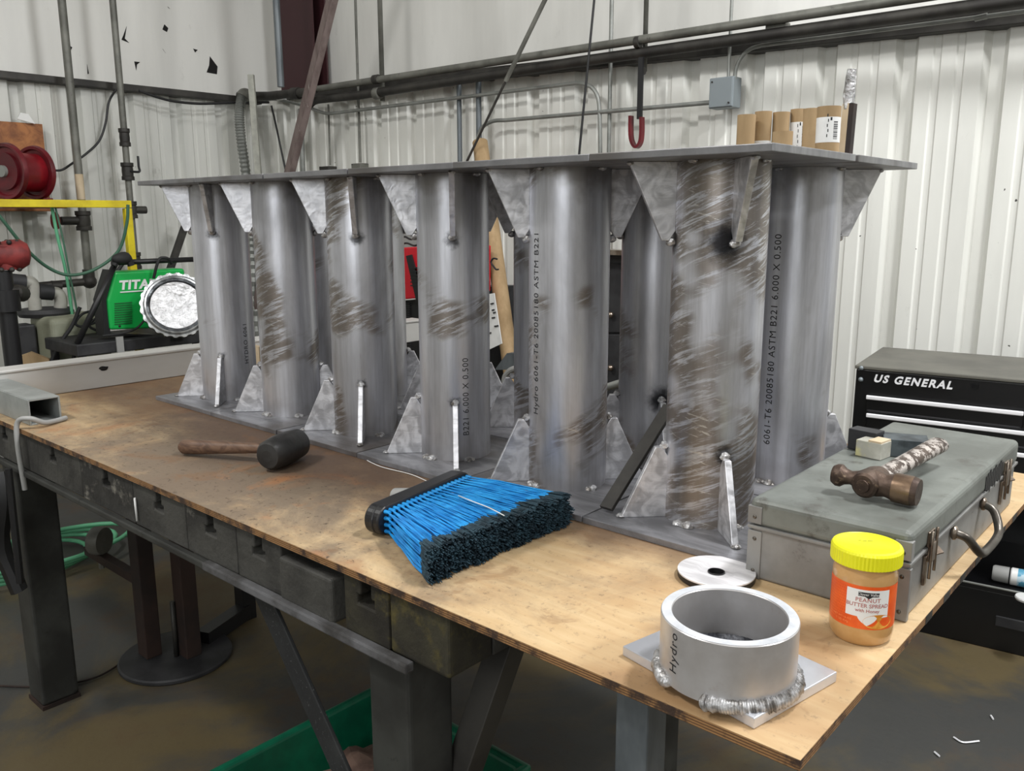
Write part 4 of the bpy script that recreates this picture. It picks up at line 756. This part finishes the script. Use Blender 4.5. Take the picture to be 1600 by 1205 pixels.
# ------------------------------------------------------------------ pedestal stool under the bench
sc = aZ(275, 1023, FLOOR+.012); t = thing('pipe_stand', 'dark steel stand with a round base plate under the bench', 'stand', V((sc.x, sc.y, FLOOR)))
b = nb(); lathe(b, [(.02,0),(.165,0),(.17,.004),(.17,.012),(.165,.016),(.02,.016)], 48); obj('round_base', b, M['dgrey'], t, bev=0)
for (x, nm) in ((235,'post'),(297,'post')):
    p = aZ(x, 1022, FLOOR+.016); b = nb(); bx(b, (p.x-sc.x, p.y-sc.y, .016+.33), (.06,.05,.66)); obj(nm, b, M['rust'], t, bev=.003)
b = nb(); p = aZ(276,1025,FLOOR+.016); tube(b, [(p.x-sc.x,p.y-sc.y,.016),(p.x-sc.x,p.y-sc.y,.2)], .008, 8); obj('bolt_rod', b, M['dpipe'], t)
yy = aZ(235,1022,FLOOR+.016); pA = plane(140,876,V((0,1,0)),yy.y); pB = plane(215,886,V((0,1,0)),yy.y); b = nb(); bx(b, ((pA+pB)/2)-V((sc.x,sc.y,FLOOR)), ((pB-pA).x, .03, .03)); obj('side_arm', b, M['rust'], t, bev=.002)
b = nb(); c = plane(155,845,V((0,1,0)),yy.y)-V((sc.x,sc.y,FLOOR)); lathe(b, [(.022,-.02),(.045,-.02),(.048,0),(.045,.02),(.022,.02)], 24, c, align((1,.6,0))); tube(b, [c+V((0,0,-.03)), V((c.x,c.y,(pA.z-FLOOR)))], .01, 8); obj('roller', b, M['gpipe'], t)
t = thing('floor_frame', 'dark steel floor frame behind the round based stand', 'frame', aZ(385, 965, FLOOR)); b = nb(); p = aZ(385,965,FLOOR); b2(b, p.x-.025, p.x+.025, p.y-.025, p.y+.025, FLOOR, -.2); obj('upright', b, M['black'], t, world=True)
b = nb(); q = aZ(318,1012,FLOOR); d = q-p; bx(b, (p+q)/2+V((0,0,.03)), (d.length,.05,.05), Matrix.Rotation(atan2(d.y,d.x),3,'Z')); obj('floor_rail', b, M['black'], t, world=True)
b = nb(); p = plane(60,500,V((0,1,0)),.9); b2(b, -3.2, -2.2, .75, .9, -.42, -.22)
# green tub
t = thing('plastic_tub', 'green plastic tub on the floor under the bench', 'tub', (-.75, -.02, FLOOR)); ca = aZ(590,1075,-.62)
b = nb(); e1 = (aZ(350,1200,-.62)-ca); e1 = e1.normalized(); e2 = V((-e1.y, e1.x, 0)); 
if (pj(ca+e2*.2)[0] < 590): e2 = -e2
c4 = [ca, ca+e1*.62, ca+e1*.62+e2*.46, ca+e2*.46]; bot = [V((p.x*.9+sum(q.x for q in c4)/40, p.y*.9+sum(q.y for q in c4)/40, FLOOR+.004)) for p in c4]
mid = sum(c4, V((0,0,0)))/4; out = [p+(p-mid)*.09-V((0,0,.0)) for p in c4]; inb = [b_+(mid.xy.to_3d()+V((0,0,FLOOR+.01))-b_)*.04+V((0,0,.006)) for b_ in bot]
vt = [[b.verts.new(p) for p in q] for q in (bot, [p+(p-mid)*.01-V((0,0,.01)) for p in c4], [p-V((0,0,.02)) for p in out], out, c4, inb)]
for a_, c_ in zip(vt[:-1], vt[1:]):
    for k in range(4): b.faces.new((a_[k], a_[(k+1)%4], c_[(k+1)%4], c_[k]))
b.faces.new(vt[-1]); b.faces.new(vt[0]); obj('tub_shell', b, M['dgreen'], t, world=True, bev=.01, seg=3)
b = nb(); bmesh.ops.create_icosphere(b, subdivisions=4, radius=.11)
for v in b.verts: v.co = V((v.co.x*1.1, v.co.y*1.0, v.co.z*.75))*(1+.35*noise.noise(v.co*22))+V((ca.x,ca.y,0))+(e1+e2)*.17+V((0,0,FLOOR+.11))
one('crumpled_paper', b, M['brn'], 'crumpled brown paper bag inside the green tub', 'paper')
# ------------------------------------------------------------------ mallet
hc = aZ(436, 712, .036); hc = V((-1.005, -.135, .037)); 
t = thing('rubber_mallet', 'rubber mallet with black barrel head and brown wooden handle on the plywood', 'mallet', (hc.x, hc.y, 0))
hd = aZ(283, 698, .018)-hc; hdir = hd.normalized(); axd = V((-hdir.y, hdir.x, 0)).normalized()
if axd.y < 0: axd = -axd
b = nb(); lathe(b, [(.012,-.062),(.026,-.060),(.0315,-.052),(.0345,-.02),(.0350,.0),(.0345,.02),(.0315,.052),(.026,.060),(.012,.062)], 40, (0,0,.0365), align(axd)); obj('head', b, M['rubber'], t)
L_ = hd.length; b = nb(); hp = [hc+hdir*(L_*s) for s in (-.02,.12,.3,.5,.7,.85,.97,1.0)]; tube(b, [p-V((hc.x,hc.y,0)) for p in hp], [.011,.011,.0115,.0135,.015,.0165,.0165,.011], 20); obj('handle', b, M['handle'], t)
# ------------------------------------------------------------------ broom head
bA = V((-.535,-.285,0)); bB = V((-.575,-.022,0)); bd = (bB-bA).normalized(); bn = V((bd.y,-bd.x,0))      # bn points to the bristles
t = thing('broom_head', 'broom head with bright blue bristles and dark frayed tips on the plywood', 'broom', (bA+bB)/2); o0 = (bA+bB)/2; hl = (bB-bA).length/2; hh = .026; dep = .016
b = nb(); ring = []
for k in range(28):
    a = 2*pi*k/28; cx = (hl-hh)*(1 if cos(a) > 0 else -1); ring.append((cx+hh*cos(a), hh*sin(a)+hh+.001))
prism(b, [bd*u-bn*dep+V((0,0,z)) for u, z in ring], bn*dep*2.0); obj('block', b, M['blkp'], t, bev=.004, seg=3)
b = nb(); prism(b, [bd*u*1.012-bn*dep*.1+V((0,0,(z-hh-.001)*1.0+hh+.001)) for u, z in ring], bn*.006)
obj('block_rim', b, M['blkp'], t, bev=.002)
b = nb(); lathe(b, [(.020,-.02),(.020,.0),(.016,.022),(.013,.04)], 24, -bn*.022+bd*.0+V((0,0,hh)), align(-bn)); obj('handle_socket', b, M['grey'], t)
random.seed(3); bb, bt = nb(), nb(); NU, NV = 21, 4
def strand(bm, pts, r):
    n = 3; rg = []; d0 = (pts[-1]-pts[0]).normalized(); a = d0.cross(V((0,0,1))).normalized(); c = a.cross(d0)
    for k, p in enumerate(pts): rg.append([bm.verts.new(p+(a*cos(2*pi*q/n)+c*sin(2*pi*q/n))*(r if isinstance(r, float) else r[k])) for q in range(n)])
    for k in range(len(rg)-1):
        for q in range(n): bm.faces.new((rg[k][q], rg[k][(q+1)%n], rg[k+1][(q+1)%n], rg[k+1][q])).smooth = True
eN, eF = V((-.322,-.350,0))-o0, V((-.318,-.018,0))-o0
for iu in range(NU):
    for iv in range(NV):
        fu = (iu+.5)/NU; u = (fu*2-1)*(hl-.012); zc = .010+.034*(iv/(NV-1)); st = bd*u+bn*dep+V((0,0,zc))
        b0 = nb(); b0.free()
        tube(bb, [st-bn*.002, st+bn*.012], [.0034,.0028], 6)
        for k in range(20):
            f2 = min(1, max(0, fu+random.uniform(-.5,.5)/NU*1.5)); e = eN.lerp(eF, f2); ln = random.uniform(.975, 1.005)-(.02 if iv == NV-1 else .0)+.012*sin(fu*23)
            ez = .004+.050*((iv+.5+random.uniform(-.6,.6))/NV); e = V((e.x, e.y, ez)); tgt = st.lerp(e, ln); tgt.z = max(.0035, ez)
            m1 = st.lerp(tgt, .35)+V((random.uniform(-.002,.002), random.uniform(-.002,.002), random.uniform(.0,.004))); m2 = st.lerp(tgt, .7)+V((random.uniform(-.003,.003), random.uniform(-.003,.003), random.uniform(-.001,.003)))
            cut = random.uniform(.84,.90)-(.025*sin(fu*17+1)); e2_ = st.lerp(tgt, cut)+V((0,0,.001))
            strand(bb, [st+bn*.006, m1, m2, e2_], .0009)
            for q in range(4):
                v_ = (tgt-e2_).normalized(); j = V((random.uniform(-1,1), random.uniform(-1,1), random.uniform(-1,1)))*.0030; pe = tgt+j*1.2+v_*random.uniform(-.006,.001); pe.z = max(.002, pe.z)
                strand(bt, [e2_-v_*.004, e2_.lerp(pe,.4)+j*.5, pe], [.0009,.0012,.0010])
o_ = obj('bristles', bb, M['blue'], t); o_['kind'] = 'stuff'; o_ = obj('frayed_tips', bt, M['tip'], t, label='dark frayed bristle tips'); o_['kind'] = 'stuff'
run('wire', sm_path([aZ(532,650,T+.002), aZ(560,705,.002), aZ(589,727,.002), aZ(644,742,.002), aZ(687,762,.004), aZ(722,777,.056), aZ(742,785,.060), aZ(765,794,.060), aZ(788,806,.058)]), 0, M['white'], 'thin pale wire lying over the corner of the broom head', 'wire', r=.0009)
# ------------------------------------------------------------------ tool box
tx0, tx1, ty0, ty1, tz = .004, .228, -.020, .60, .124
t = thing('toolbox', 'old grey green steel tool box with nickel latches at the right end of the bench', 'tool box', ((tx0+tx1)/2, (ty0+ty1)/2, .0005)); zs_ = .080
b = nb(); b2(b, tx0, tx1, ty0, ty1, zs_+.001, tz); lid_ = obj('lid', b, M['tbox'], t, world=True, bev=.010, seg=4)
b = nb(); b2(b, tx0+.003, tx1-.003, ty0+.003, ty1-.003, .0005, zs_); obj('body', b, M['tboxs'], t, world=True, bev=.004)
b = nb(); b2(b, tx0-.001, tx1+.001, ty0-.001, ty1+.001, zs_-.0025, zs_+.0025); obj('seam_lip', b, M['tboxs'], t, world=True, bev=.001)
for xa in (tx0-.0012, tx1-.020):
    for (z0, z1) in ((.001,.074),(.086,.112)): 
        b = nb(); b2(b, xa, xa+.0215, ty0-.0018+(.003 if z1 < .08 else 0), ty0+.01, z0, z1); k_ = obj('corner_strap', b, M['tboxs'], t, world=True, bev=.001)
        b = nb()
        for zz in ((z0+.012, z1-.012) if z1 < .08 else (z0+.010,)): ball(b, (xa+.011, ty0-.002+(.003 if z1 < .08 else 0), zz), .003, (1,.5,1))
        obj('rivets', b, M['hbail'], k_, world=True)
def latch(yc):
    b = nb(); xx = tx1
    b2(b, xx-.001, xx+.0035, yc-.012, yc+.012, zs_+.004, zs_+.026); b2(b, xx, xx+.007, yc-.008, yc+.008, zs_-.018, zs_+.010); o = obj('latch', b, M['nickel'], t, world=True, bev=.0015)
    b = nb(); tube(b, [(xx+.006,yc-.011,zs_+.028),(xx+.006,yc-.011,zs_-.04)], .0022, 8); tube(b, [(xx+.006,yc+.011,zs_+.028),(xx+.006,yc+.011,zs_-.035)], .0022, 8); b2(b, xx-.002, xx+.002, yc-.016, yc-.006, zs_-.05, zs_-.008); obj('latch_wire', b, M['nickel'], o, world=True, bev=.0008)
    b = nb(); prism(b, [(xx,yc+.006,zs_-.016),(xx+.002,yc+.04,zs_-.010),(xx+.012,yc+.03,zs_-.014)], (0,0,.0015)); obj('latch_tongue', b, M['nickel'], o, world=True)
latch(.062); latch(.50)
hy0, hy1 = .185, .355; b = nb(); xx = tx1+.002; L = sm_path([(xx,hy0,.066),(xx+.016,hy0+.006,.060),(xx+.028,hy0+.02,.040),(xx+.032,hy0+.045,.030),(xx+.032,hy1-.045,.030),(xx+.028,hy1-.02,.040),(xx+.016,hy1-.006,.060),(xx,hy1,.066)], 6); tube(b, L, .0065, 14); hb = obj('carry_handle', b, M['hbail'], t, world=True)
for yy in (hy0, hy1): b = nb(); ball(b, (xx,yy,.066), .011, (.5,1,1)); obj('handle_eye', b, M['nickel'], hb, world=True)
b = nb()
for k in range(10): yk = .36+.012*k; b2(b, tx1+.0004, tx1+.0012, yk, yk+.009, .086-.004*(k%3), .110+.003*((k*7)%3))
obj('black_smudge', b, M['black'], t, world=True, jit=.0)
for k in range(7):
    yk = .02+.085*k; b = nb(); b2(b, X1-.0002, X1+.0004, yk, yk+.030, -.0125, -.001); obj('dark_edge_mark', b, M['dpipe'], bpy.data.objects['plywood_sheet'], world=True)
# painted steel blocks on the box
bz = tz+.0005; p = aZ(1362, 718, bz); t = thing('steel_block', 'small square block daubed with white and cream paint on the tool box', 'block', (p.x, p.y, bz)); a_ = rad(-8)
b = nb(); bx(b, (-.006,.022,.014), (.044,.036,.028), Matrix.Rotation(a_,3,'Z')); obj('painted_block', b, M['slab'], t, bev=.001)
b = nb(); bx(b, (.004,.02,.0295), (.022,.034,.003), Matrix.Rotation(a_,3,'Z')); obj('masking_tape', b, M['tan'], t)
t = thing('steel_offcut', 'dark painted square tube offcut behind the white daubed block', 'block', (p.x+.03, p.y+.07, bz)); b = nb(); bx(b, (0,0,.015), (.07,.05,.03), Matrix.Rotation(rad(20),3,'Z')); obj('offcut', b, M['slabd'], t, bev=.001)
t = one('steel_sheet_scrap', (lambda b: (bx(b, (p.x-.03, p.y+.055, bz+.018), (.05,.03,.036), Matrix.Rotation(rad(-8),3,'Z')), b)[1])(nb()), M['dgrey'], 'grey tube offcut behind the daubed block, left side', 'block', bev=.001)
# hammer
fz = tz+.0225; hp0 = aZ(1300, 740, fz+.004); hp1 = aZ(1436, 770, fz); t = thing('ball_peen_hammer', 'heavy rusty hammer with peeling white painted handle lying on the tool box', 'hammer', (*((hp0+hp1)/2).xy, tz+.0005)); o3 = V((*((hp0+hp1)/2).xy, tz+.0005))
d = (hp1-hp0).normalized(); Ln = (hp1-hp0).length; Rm = align(d); b = nb()
lathe(b, [(.004,0),(.013,.002),(.0165,.008),(.0165,.014),(.012,.020),(.010,.028),(.013,.038),(.018,.046),(.019,.066),(.0165,.076),(.0175,.082),(.0195,.088),(.0205,Ln-.006),(.0185,Ln),(.004,Ln)], 28, hp0, Rm); obj('head', b, M['hammer'], t, world=True)
b = nb(); lathe(b, [(.0209,.088),(.0212,.092),(.0212,Ln-.012),(.0209,Ln-.008)], 28, hp0, Rm); bmesh.ops.delete(b, geom=[f for f in b.faces if len(f.verts) > 4], context='FACES'); obj('polished_face_band', b, M['hamb'], t, world=True)
ey = hp0+d*.055; he = aZ(1468, 694, tz+.034); hd_ = (he-ey).normalized(); b = nb(); st_ = ey-hd_*.024
lathe(b, [(.004,-.002),(.009,-.002),(.010,.001),(.015,.001),(.0185,.004),(.0195,.012),(.0195,.040),(.016,.055)], 28, st_, align(hd_)); obj('eye_boss', b, M['hammer'], t, world=True)
b = nb(); L_ = (he-ey).length; Rm = align(hd_); 
for k, (s, ra, rb) in enumerate(((.02,.011,.014),(.08,.011,.015),(L_-.06,.012,.0165),(L_-.006,.0125,.017),(L_,.010,.014))):
    ring = [b.verts.new(ey+hd_*s+Rm@V((rb*cos(2*pi*q/16) if True else 0, ra*sin(2*pi*q/16), 0))) for q in range(16)]
    if k:
        for q in range(16): b.faces.new((pr_[q], pr_[(q+1)%16], ring[(q+1)%16], ring[q])).smooth = True
    else: b.faces.new(ring)
    pr_ = ring
b.faces.new(pr_); obj('handle', b, M['hpaint'], t, world=True)
# ------------------------------------------------------------------ peanut butter jar
jc = V((.194, -.087, .0005)); t = thing('peanut_butter_jar', 'peanut butter jar with yellow screw lid and orange label in front of the tool box', 'jar', jc); jr = .0385; th0 = atan2(CAM.y-jc.y, CAM.x-jc.x)
b = nb(); lathe(b, [(.004,.002),(jr*.86,.0),(jr*.96,.005),(jr,.014),(jr,.022),(jr*.985,.026),(jr*.985,.078),(jr,.082),(jr*.99,.090),(jr*.95,.098),(jr*.95,.106)], 64); obj('jar_body', b, M['pb'], t)
bpy.data.materials['peanut_butter'].node_tree.nodes['Principled BSDF'].inputs['Coat Weight'].default_value = .8
b = nb(); seg = 120; rings = []
for (r, z) in ((.0415,.101),(.0418,.1015),(.0418,.1185),(.0405,.1215),(.037,.1225),(.036,.1218),(.0005,.1218)):
    rings.append([b.verts.new(((r+(.0006 if (k % 2 and r > .0413) else 0))*cos(2*pi*k/seg), (r+(.0006 if (k % 2 and r > .0413) else 0))*sin(2*pi*k/seg), z)) for k in range(seg)])
for i in range(len(rings)-1):
    for k in range(seg): f = b.faces.new((rings[i][k], rings[i][(k+1)%seg], rings[i+1][(k+1)%seg], rings[i+1][k])); f.smooth = i > 2
b.faces.new(rings[0]); ld = obj('screw_lid', b, M['yel'], t)
b = text_bm('-- --- ----', .0060, 0, .0002, .9)
for v in b.verts: x, y, z = v.co; q = Matrix.Rotation(th0+pi/2+.25, 3, 'Z') @ V((x, y+.008, 0)); v.co = V((q.x, q.y, .1221))
obj('date_print', b, M['ink'], ld)
def arcpatch(a0, a1, pts_z, rr, n=16, shape=None):
    b = nb(); vs = []
    for i in range(n+1):
        f = i/n; a = th0+a0+(a1-a0)*f; z0, z1 = (pts_z if shape is None else shape(f)); vs.append((b.verts.new((rr*cos(a), rr*sin(a), z0)), b.verts.new((rr*cos(a), rr*sin(a), z1))))
    for i in range(n): b.faces.new((vs[i][0], vs[i+1][0], vs[i+1][1], vs[i][1]))
    return b
lbl = obj('label', arcpatch(-2.2, 2.2, (.024,.080), jr*.996, 60), M['orange'], t)
b = nb()
for iy in range(14):
    for ix in range(16):
        a = th0-1.5+ix*.075+(.0375 if iy % 2 else 0); z = .029+iy*.0036
        if a-th0 > -.42 or z > .078: continue
        c = V((jr*.9985*cos(a), jr*.9985*sin(a), z)); e = V((-sin(a), cos(a), 0)); k = .0008
        b.faces.new([b.verts.new(c+e*k*cos(q)+V((0,0,k*sin(q)))) for q in (0, pi/2, pi, 3*pi/2)])
obj('dot_pattern', b, plain('dark_orange_print', (206,70,22), .4), lbl)
obj('white_panel', arcpatch(-.50, .86, None, jr*1.000, 40, lambda f: (.040-(.011*max(0, 1-abs(f-.5)/.22)**.6), .0755)), M['white'], lbl)
bn_ = obj('brand_banner', arcpatch(-.14, .50, None, jr*1.004, 24, lambda f: (.0672-(.003*max(0, 1-abs(f-.5)/.18)), .0725)), M['ink'], lbl)
def jt(s, size, a, z, m, par, rr=1.007, nm='printed_text', **k):
    bm = text_bm(s, size, 0, k.pop('bold', .0), k.pop('gap', 1.0)); bmesh.ops.triangulate(bm, faces=bm.faces)
    for v in bm.verts: x, y = v.co.x, v.co.y; q = th0+a+x/jr; v.co = V((jr*rr*cos(q), jr*rr*sin(q), z+y))
    return obj(nm, bm, m, par)
pink_ = plain('dusty_red_print', (176,110,104), .5)
jt('Clover Valley', .0048, .18, .0698, M['white'], bn_); jt('PEANUT', .0074, .17, .0622, pink_, lbl, gap=1.1, bold=.0001); jt('BUTTER SPREAD', .0070, .17, .0550, pink_, lbl, gap=1.0, bold=.0001); jt('with Honey', .0060, .17, .0485, pink_, lbl, bold=.0001); jt('NET WT 16 OZ', .0038, -.62, .0345, M['oran2'], lbl); jt('(1 LB) 454g', .0038, -.62, .0300, M['oran2'], lbl)
b = nb(); n = 40; cv = []
for i in range(n): a = 2*pi*i/n; cv.append((.55+.50*cos(a), .0345+.0095*sin(a)))
cvv = [b.verts.new((jr*1.002*cos(th0+a), jr*1.002*sin(th0+a), z)) for a, z in cv]; c0 = b.verts.new((jr*1.003*cos(th0+.55), jr*1.003*sin(th0+.55), .0345))
for i in range(n): b.faces.new((cvv[i], cvv[(i+1)%n], c0))
obj('peanut_butter_picture', b, mat('printed_peanut_butter', (226,164,70), (200,130,44), 60, .35, thr=(.4,.6)), lbl)
# ------------------------------------------------------------------ welded coupon: plate + ring
A_ = aZ(975.7, 1010.8, .0132); B_ = aZ(1182.8, 1125, .0132); C_ = aZ(1304.5, 1048, .0132); ang = atan2((B_-A_).y, (B_-A_).x); la = (B_-A_).length; lb_ = (C_-B_).length; ctr = (A_+C_)/2; ctr.z = 0
t = thing('welded_ring', 'short aluminium pipe ring welded to a square plate near the front corner', 'welded ring', (ctr.x, ctr.y, .0005), ang)
b = nb(); b2(b, -la/2, la/2, -lb_/2, lb_/2, 0, .0127); obj('square_plate', b, M['alu'], t, bev=.0012)
rc_ = V((.1195, -.3035, 0)); q = Matrix.Rotation(-ang, 3, 'Z') @ (rc_-ctr); q.z = 0; HT = .084
b = nb(); lathe(b, [(R,.0128),(R,HT-.001),(R-.001,HT),(R-.0117,HT),(R-.0127,HT-.001),(R-.0127,.0128)], 96, q, closed=True); rg_ = obj('ring_wall', b, M['alus'], t)
b = nb(); lathe(b, [(R-.0012,HT+.0001),(R-.0009,HT+.0004),(R-.0118,HT+.0004),(R-.0115,HT+.0001)], 96, q, closed=True); obj('cut_rim', b, M['alub'], t)
b = nb(); lathe(b, [(.001,.0129),(R-.014,.0129),(R-.0135,.0132)], 48, q); obj('sooty_floor', b, M['soot'], t)
b = nb()
for i in range(60): a = 2*pi*i/60; blob(b, q+V(((R-.021)*cos(a), (R-.021)*sin(a), .019)), .0115, 1, 1, 1, i)
obj('inner_weld', b, M['soot'], t)
thc = atan2(CAM.y-rc_.y, CAM.x-rc_.x)-ang
def bead(a0, a1, r_, seed, amp=.3):
    b = nb(); n = int(abs(a1-a0)*R/.0026)+1
    for i in range(n):
        a = thc+a0+(a1-a0)*i/n; k = 1+amp*noise.noise(V((i*.7, seed, 0))); lathe(b, [(.001,-.004),(r_*k*.8,-.002),(r_*k,0),(r_*k*.8,.002),(.001,.003)], 14, q+V(((R+.001)*cos(a), (R+.001)*sin(a), .0150)), align((-sin(a)+.35*cos(a), cos(a)+.35*sin(a), .25)))
    return b
obj('weld_bead', bead(-.28, 1.5, .0085, 1, .5), M['weld'], t); obj('weld_bead', bead(-1.9, -.92, .0075, 5, .5), M['weld'], t); obj('weld_bead', bead(1.5, 4.3, .008, 9), M['weld'], t)
thx = face_theta(rc_.x, rc_.y, R, .05, 1052)-ang
bm = cyl_text('Hydro', .0165, R+.0004, thx, .054, True, gap=1.15); bm.transform(Matrix.Translation(q)); obj('stencil_text', bm, M['ink'], rg_)
# grinding disc
dc = (aZ(1060.5,886,.006)+aZ(1180,907,.006))/2; dr = (aZ(1060.5,886,.006)-aZ(1180,907,.006)).length/2; t = thing('grinding_disc', 'pale worn grinding disc lying by the corner of the tool box', 'grinding disc', (dc.x, dc.y-.0, .0005))
b = nb(); lathe(b, [(.0113,.0055),(.026,.0055),(.030,.0085),(dr,.0085),(dr,.0105),(.029,.0107),(.024,.0075),(.0113,.0075)], 64, closed=True); obj('disc', b, M['discm'], t)
b = nb(); lathe(b, [(dr*.98,.0),(dr,.0015),(dr,.0084),(dr*.75,.0084),(dr*.7,.0)], 64, closed=True); obj('abrasive_rim', b, M['black'], t); b = nb(); lathe(b, [(.0113,.001),(.0125,.001),(.0125,.0092),(.0113,.0092)], 32, closed=True); obj('bore_ring', b, M['black'], t)
b = nb(); lathe(b, [(.001,.0002),(.0112,.0002),(.0112,.0012)], 24); obj('bore', b, M['gap'], t)
# small litter on the floor
for k, L in enumerate((((1490,1152),(1505,1160),(1530,1158)), ((1548,1118),(1552,1124)), ((1460,1175),(1468,1182)))): run('swarf_curl', sm_path([aZ(x, y, FLOOR+.004) for x, y in L]), 2.2, M['chrome'], ['long silver metal shaving on the floor right of the bench', 'short silver metal shaving on the floor, farther right', 'short silver metal shaving on the floor nearest the bench corner'][k], 'shaving', r=.0025, seg=5)
# ------------------------------------------------------------------ light
def area(name, loc, tgt, size, sy, e, col=(1,1,1)):
    l = bpy.data.lights.new(name, 'AREA'); l.shape = 'RECTANGLE'; l.size = size; l.size_y = sy; l.energy = e; l.color = col
    o = bpy.data.objects.new(name, l); C.objects.link(o); o.location = loc; o.rotation_euler = (V(tgt)-V(loc)).to_track_quat('-Z', 'Y').to_euler()
area('high_bay_light', (-1.9, -2.2, 3.3), (-1.2, 0, 0), 1.0, .3, 78, (1,.99,.97))
area('high_bay_light', (1.0, 1.0, 3.4), (.3, .6, 0), .8, .3, 112, (.98,.99,1))
area('high_bay_light', (3.0, 1.1, 2.9), (-2.0, 2.2, .6), .7, .3, 85, (.98,.99,1))
area('high_bay_light', (2.0, -3.0, 3.3), (.5, 0, .2), 1.2, .5, 40, (1,1,1))
area('added_rear_fill_light', (1.0, -4.6, 1.6), (-.6, .2, .6), 2.6, 1.6, 70, (.95,.98,1))  # added light behind the camera, for pipe highlights and frontal fill
wd_ = bpy.data.worlds.new('world'); bpy.context.scene.world = wd_; wd_.use_nodes = True
bg = wd_.node_tree.nodes['Background']; bg.inputs[0].default_value = (.9,.95,1,1); bg.inputs[1].default_value = .35
vs = bpy.context.scene.view_settings; vs.view_transform = 'Standard'; vs.look = 'None'; vs.gamma = 1; vs.use_curve_mapping = False; vs.exposure = 0
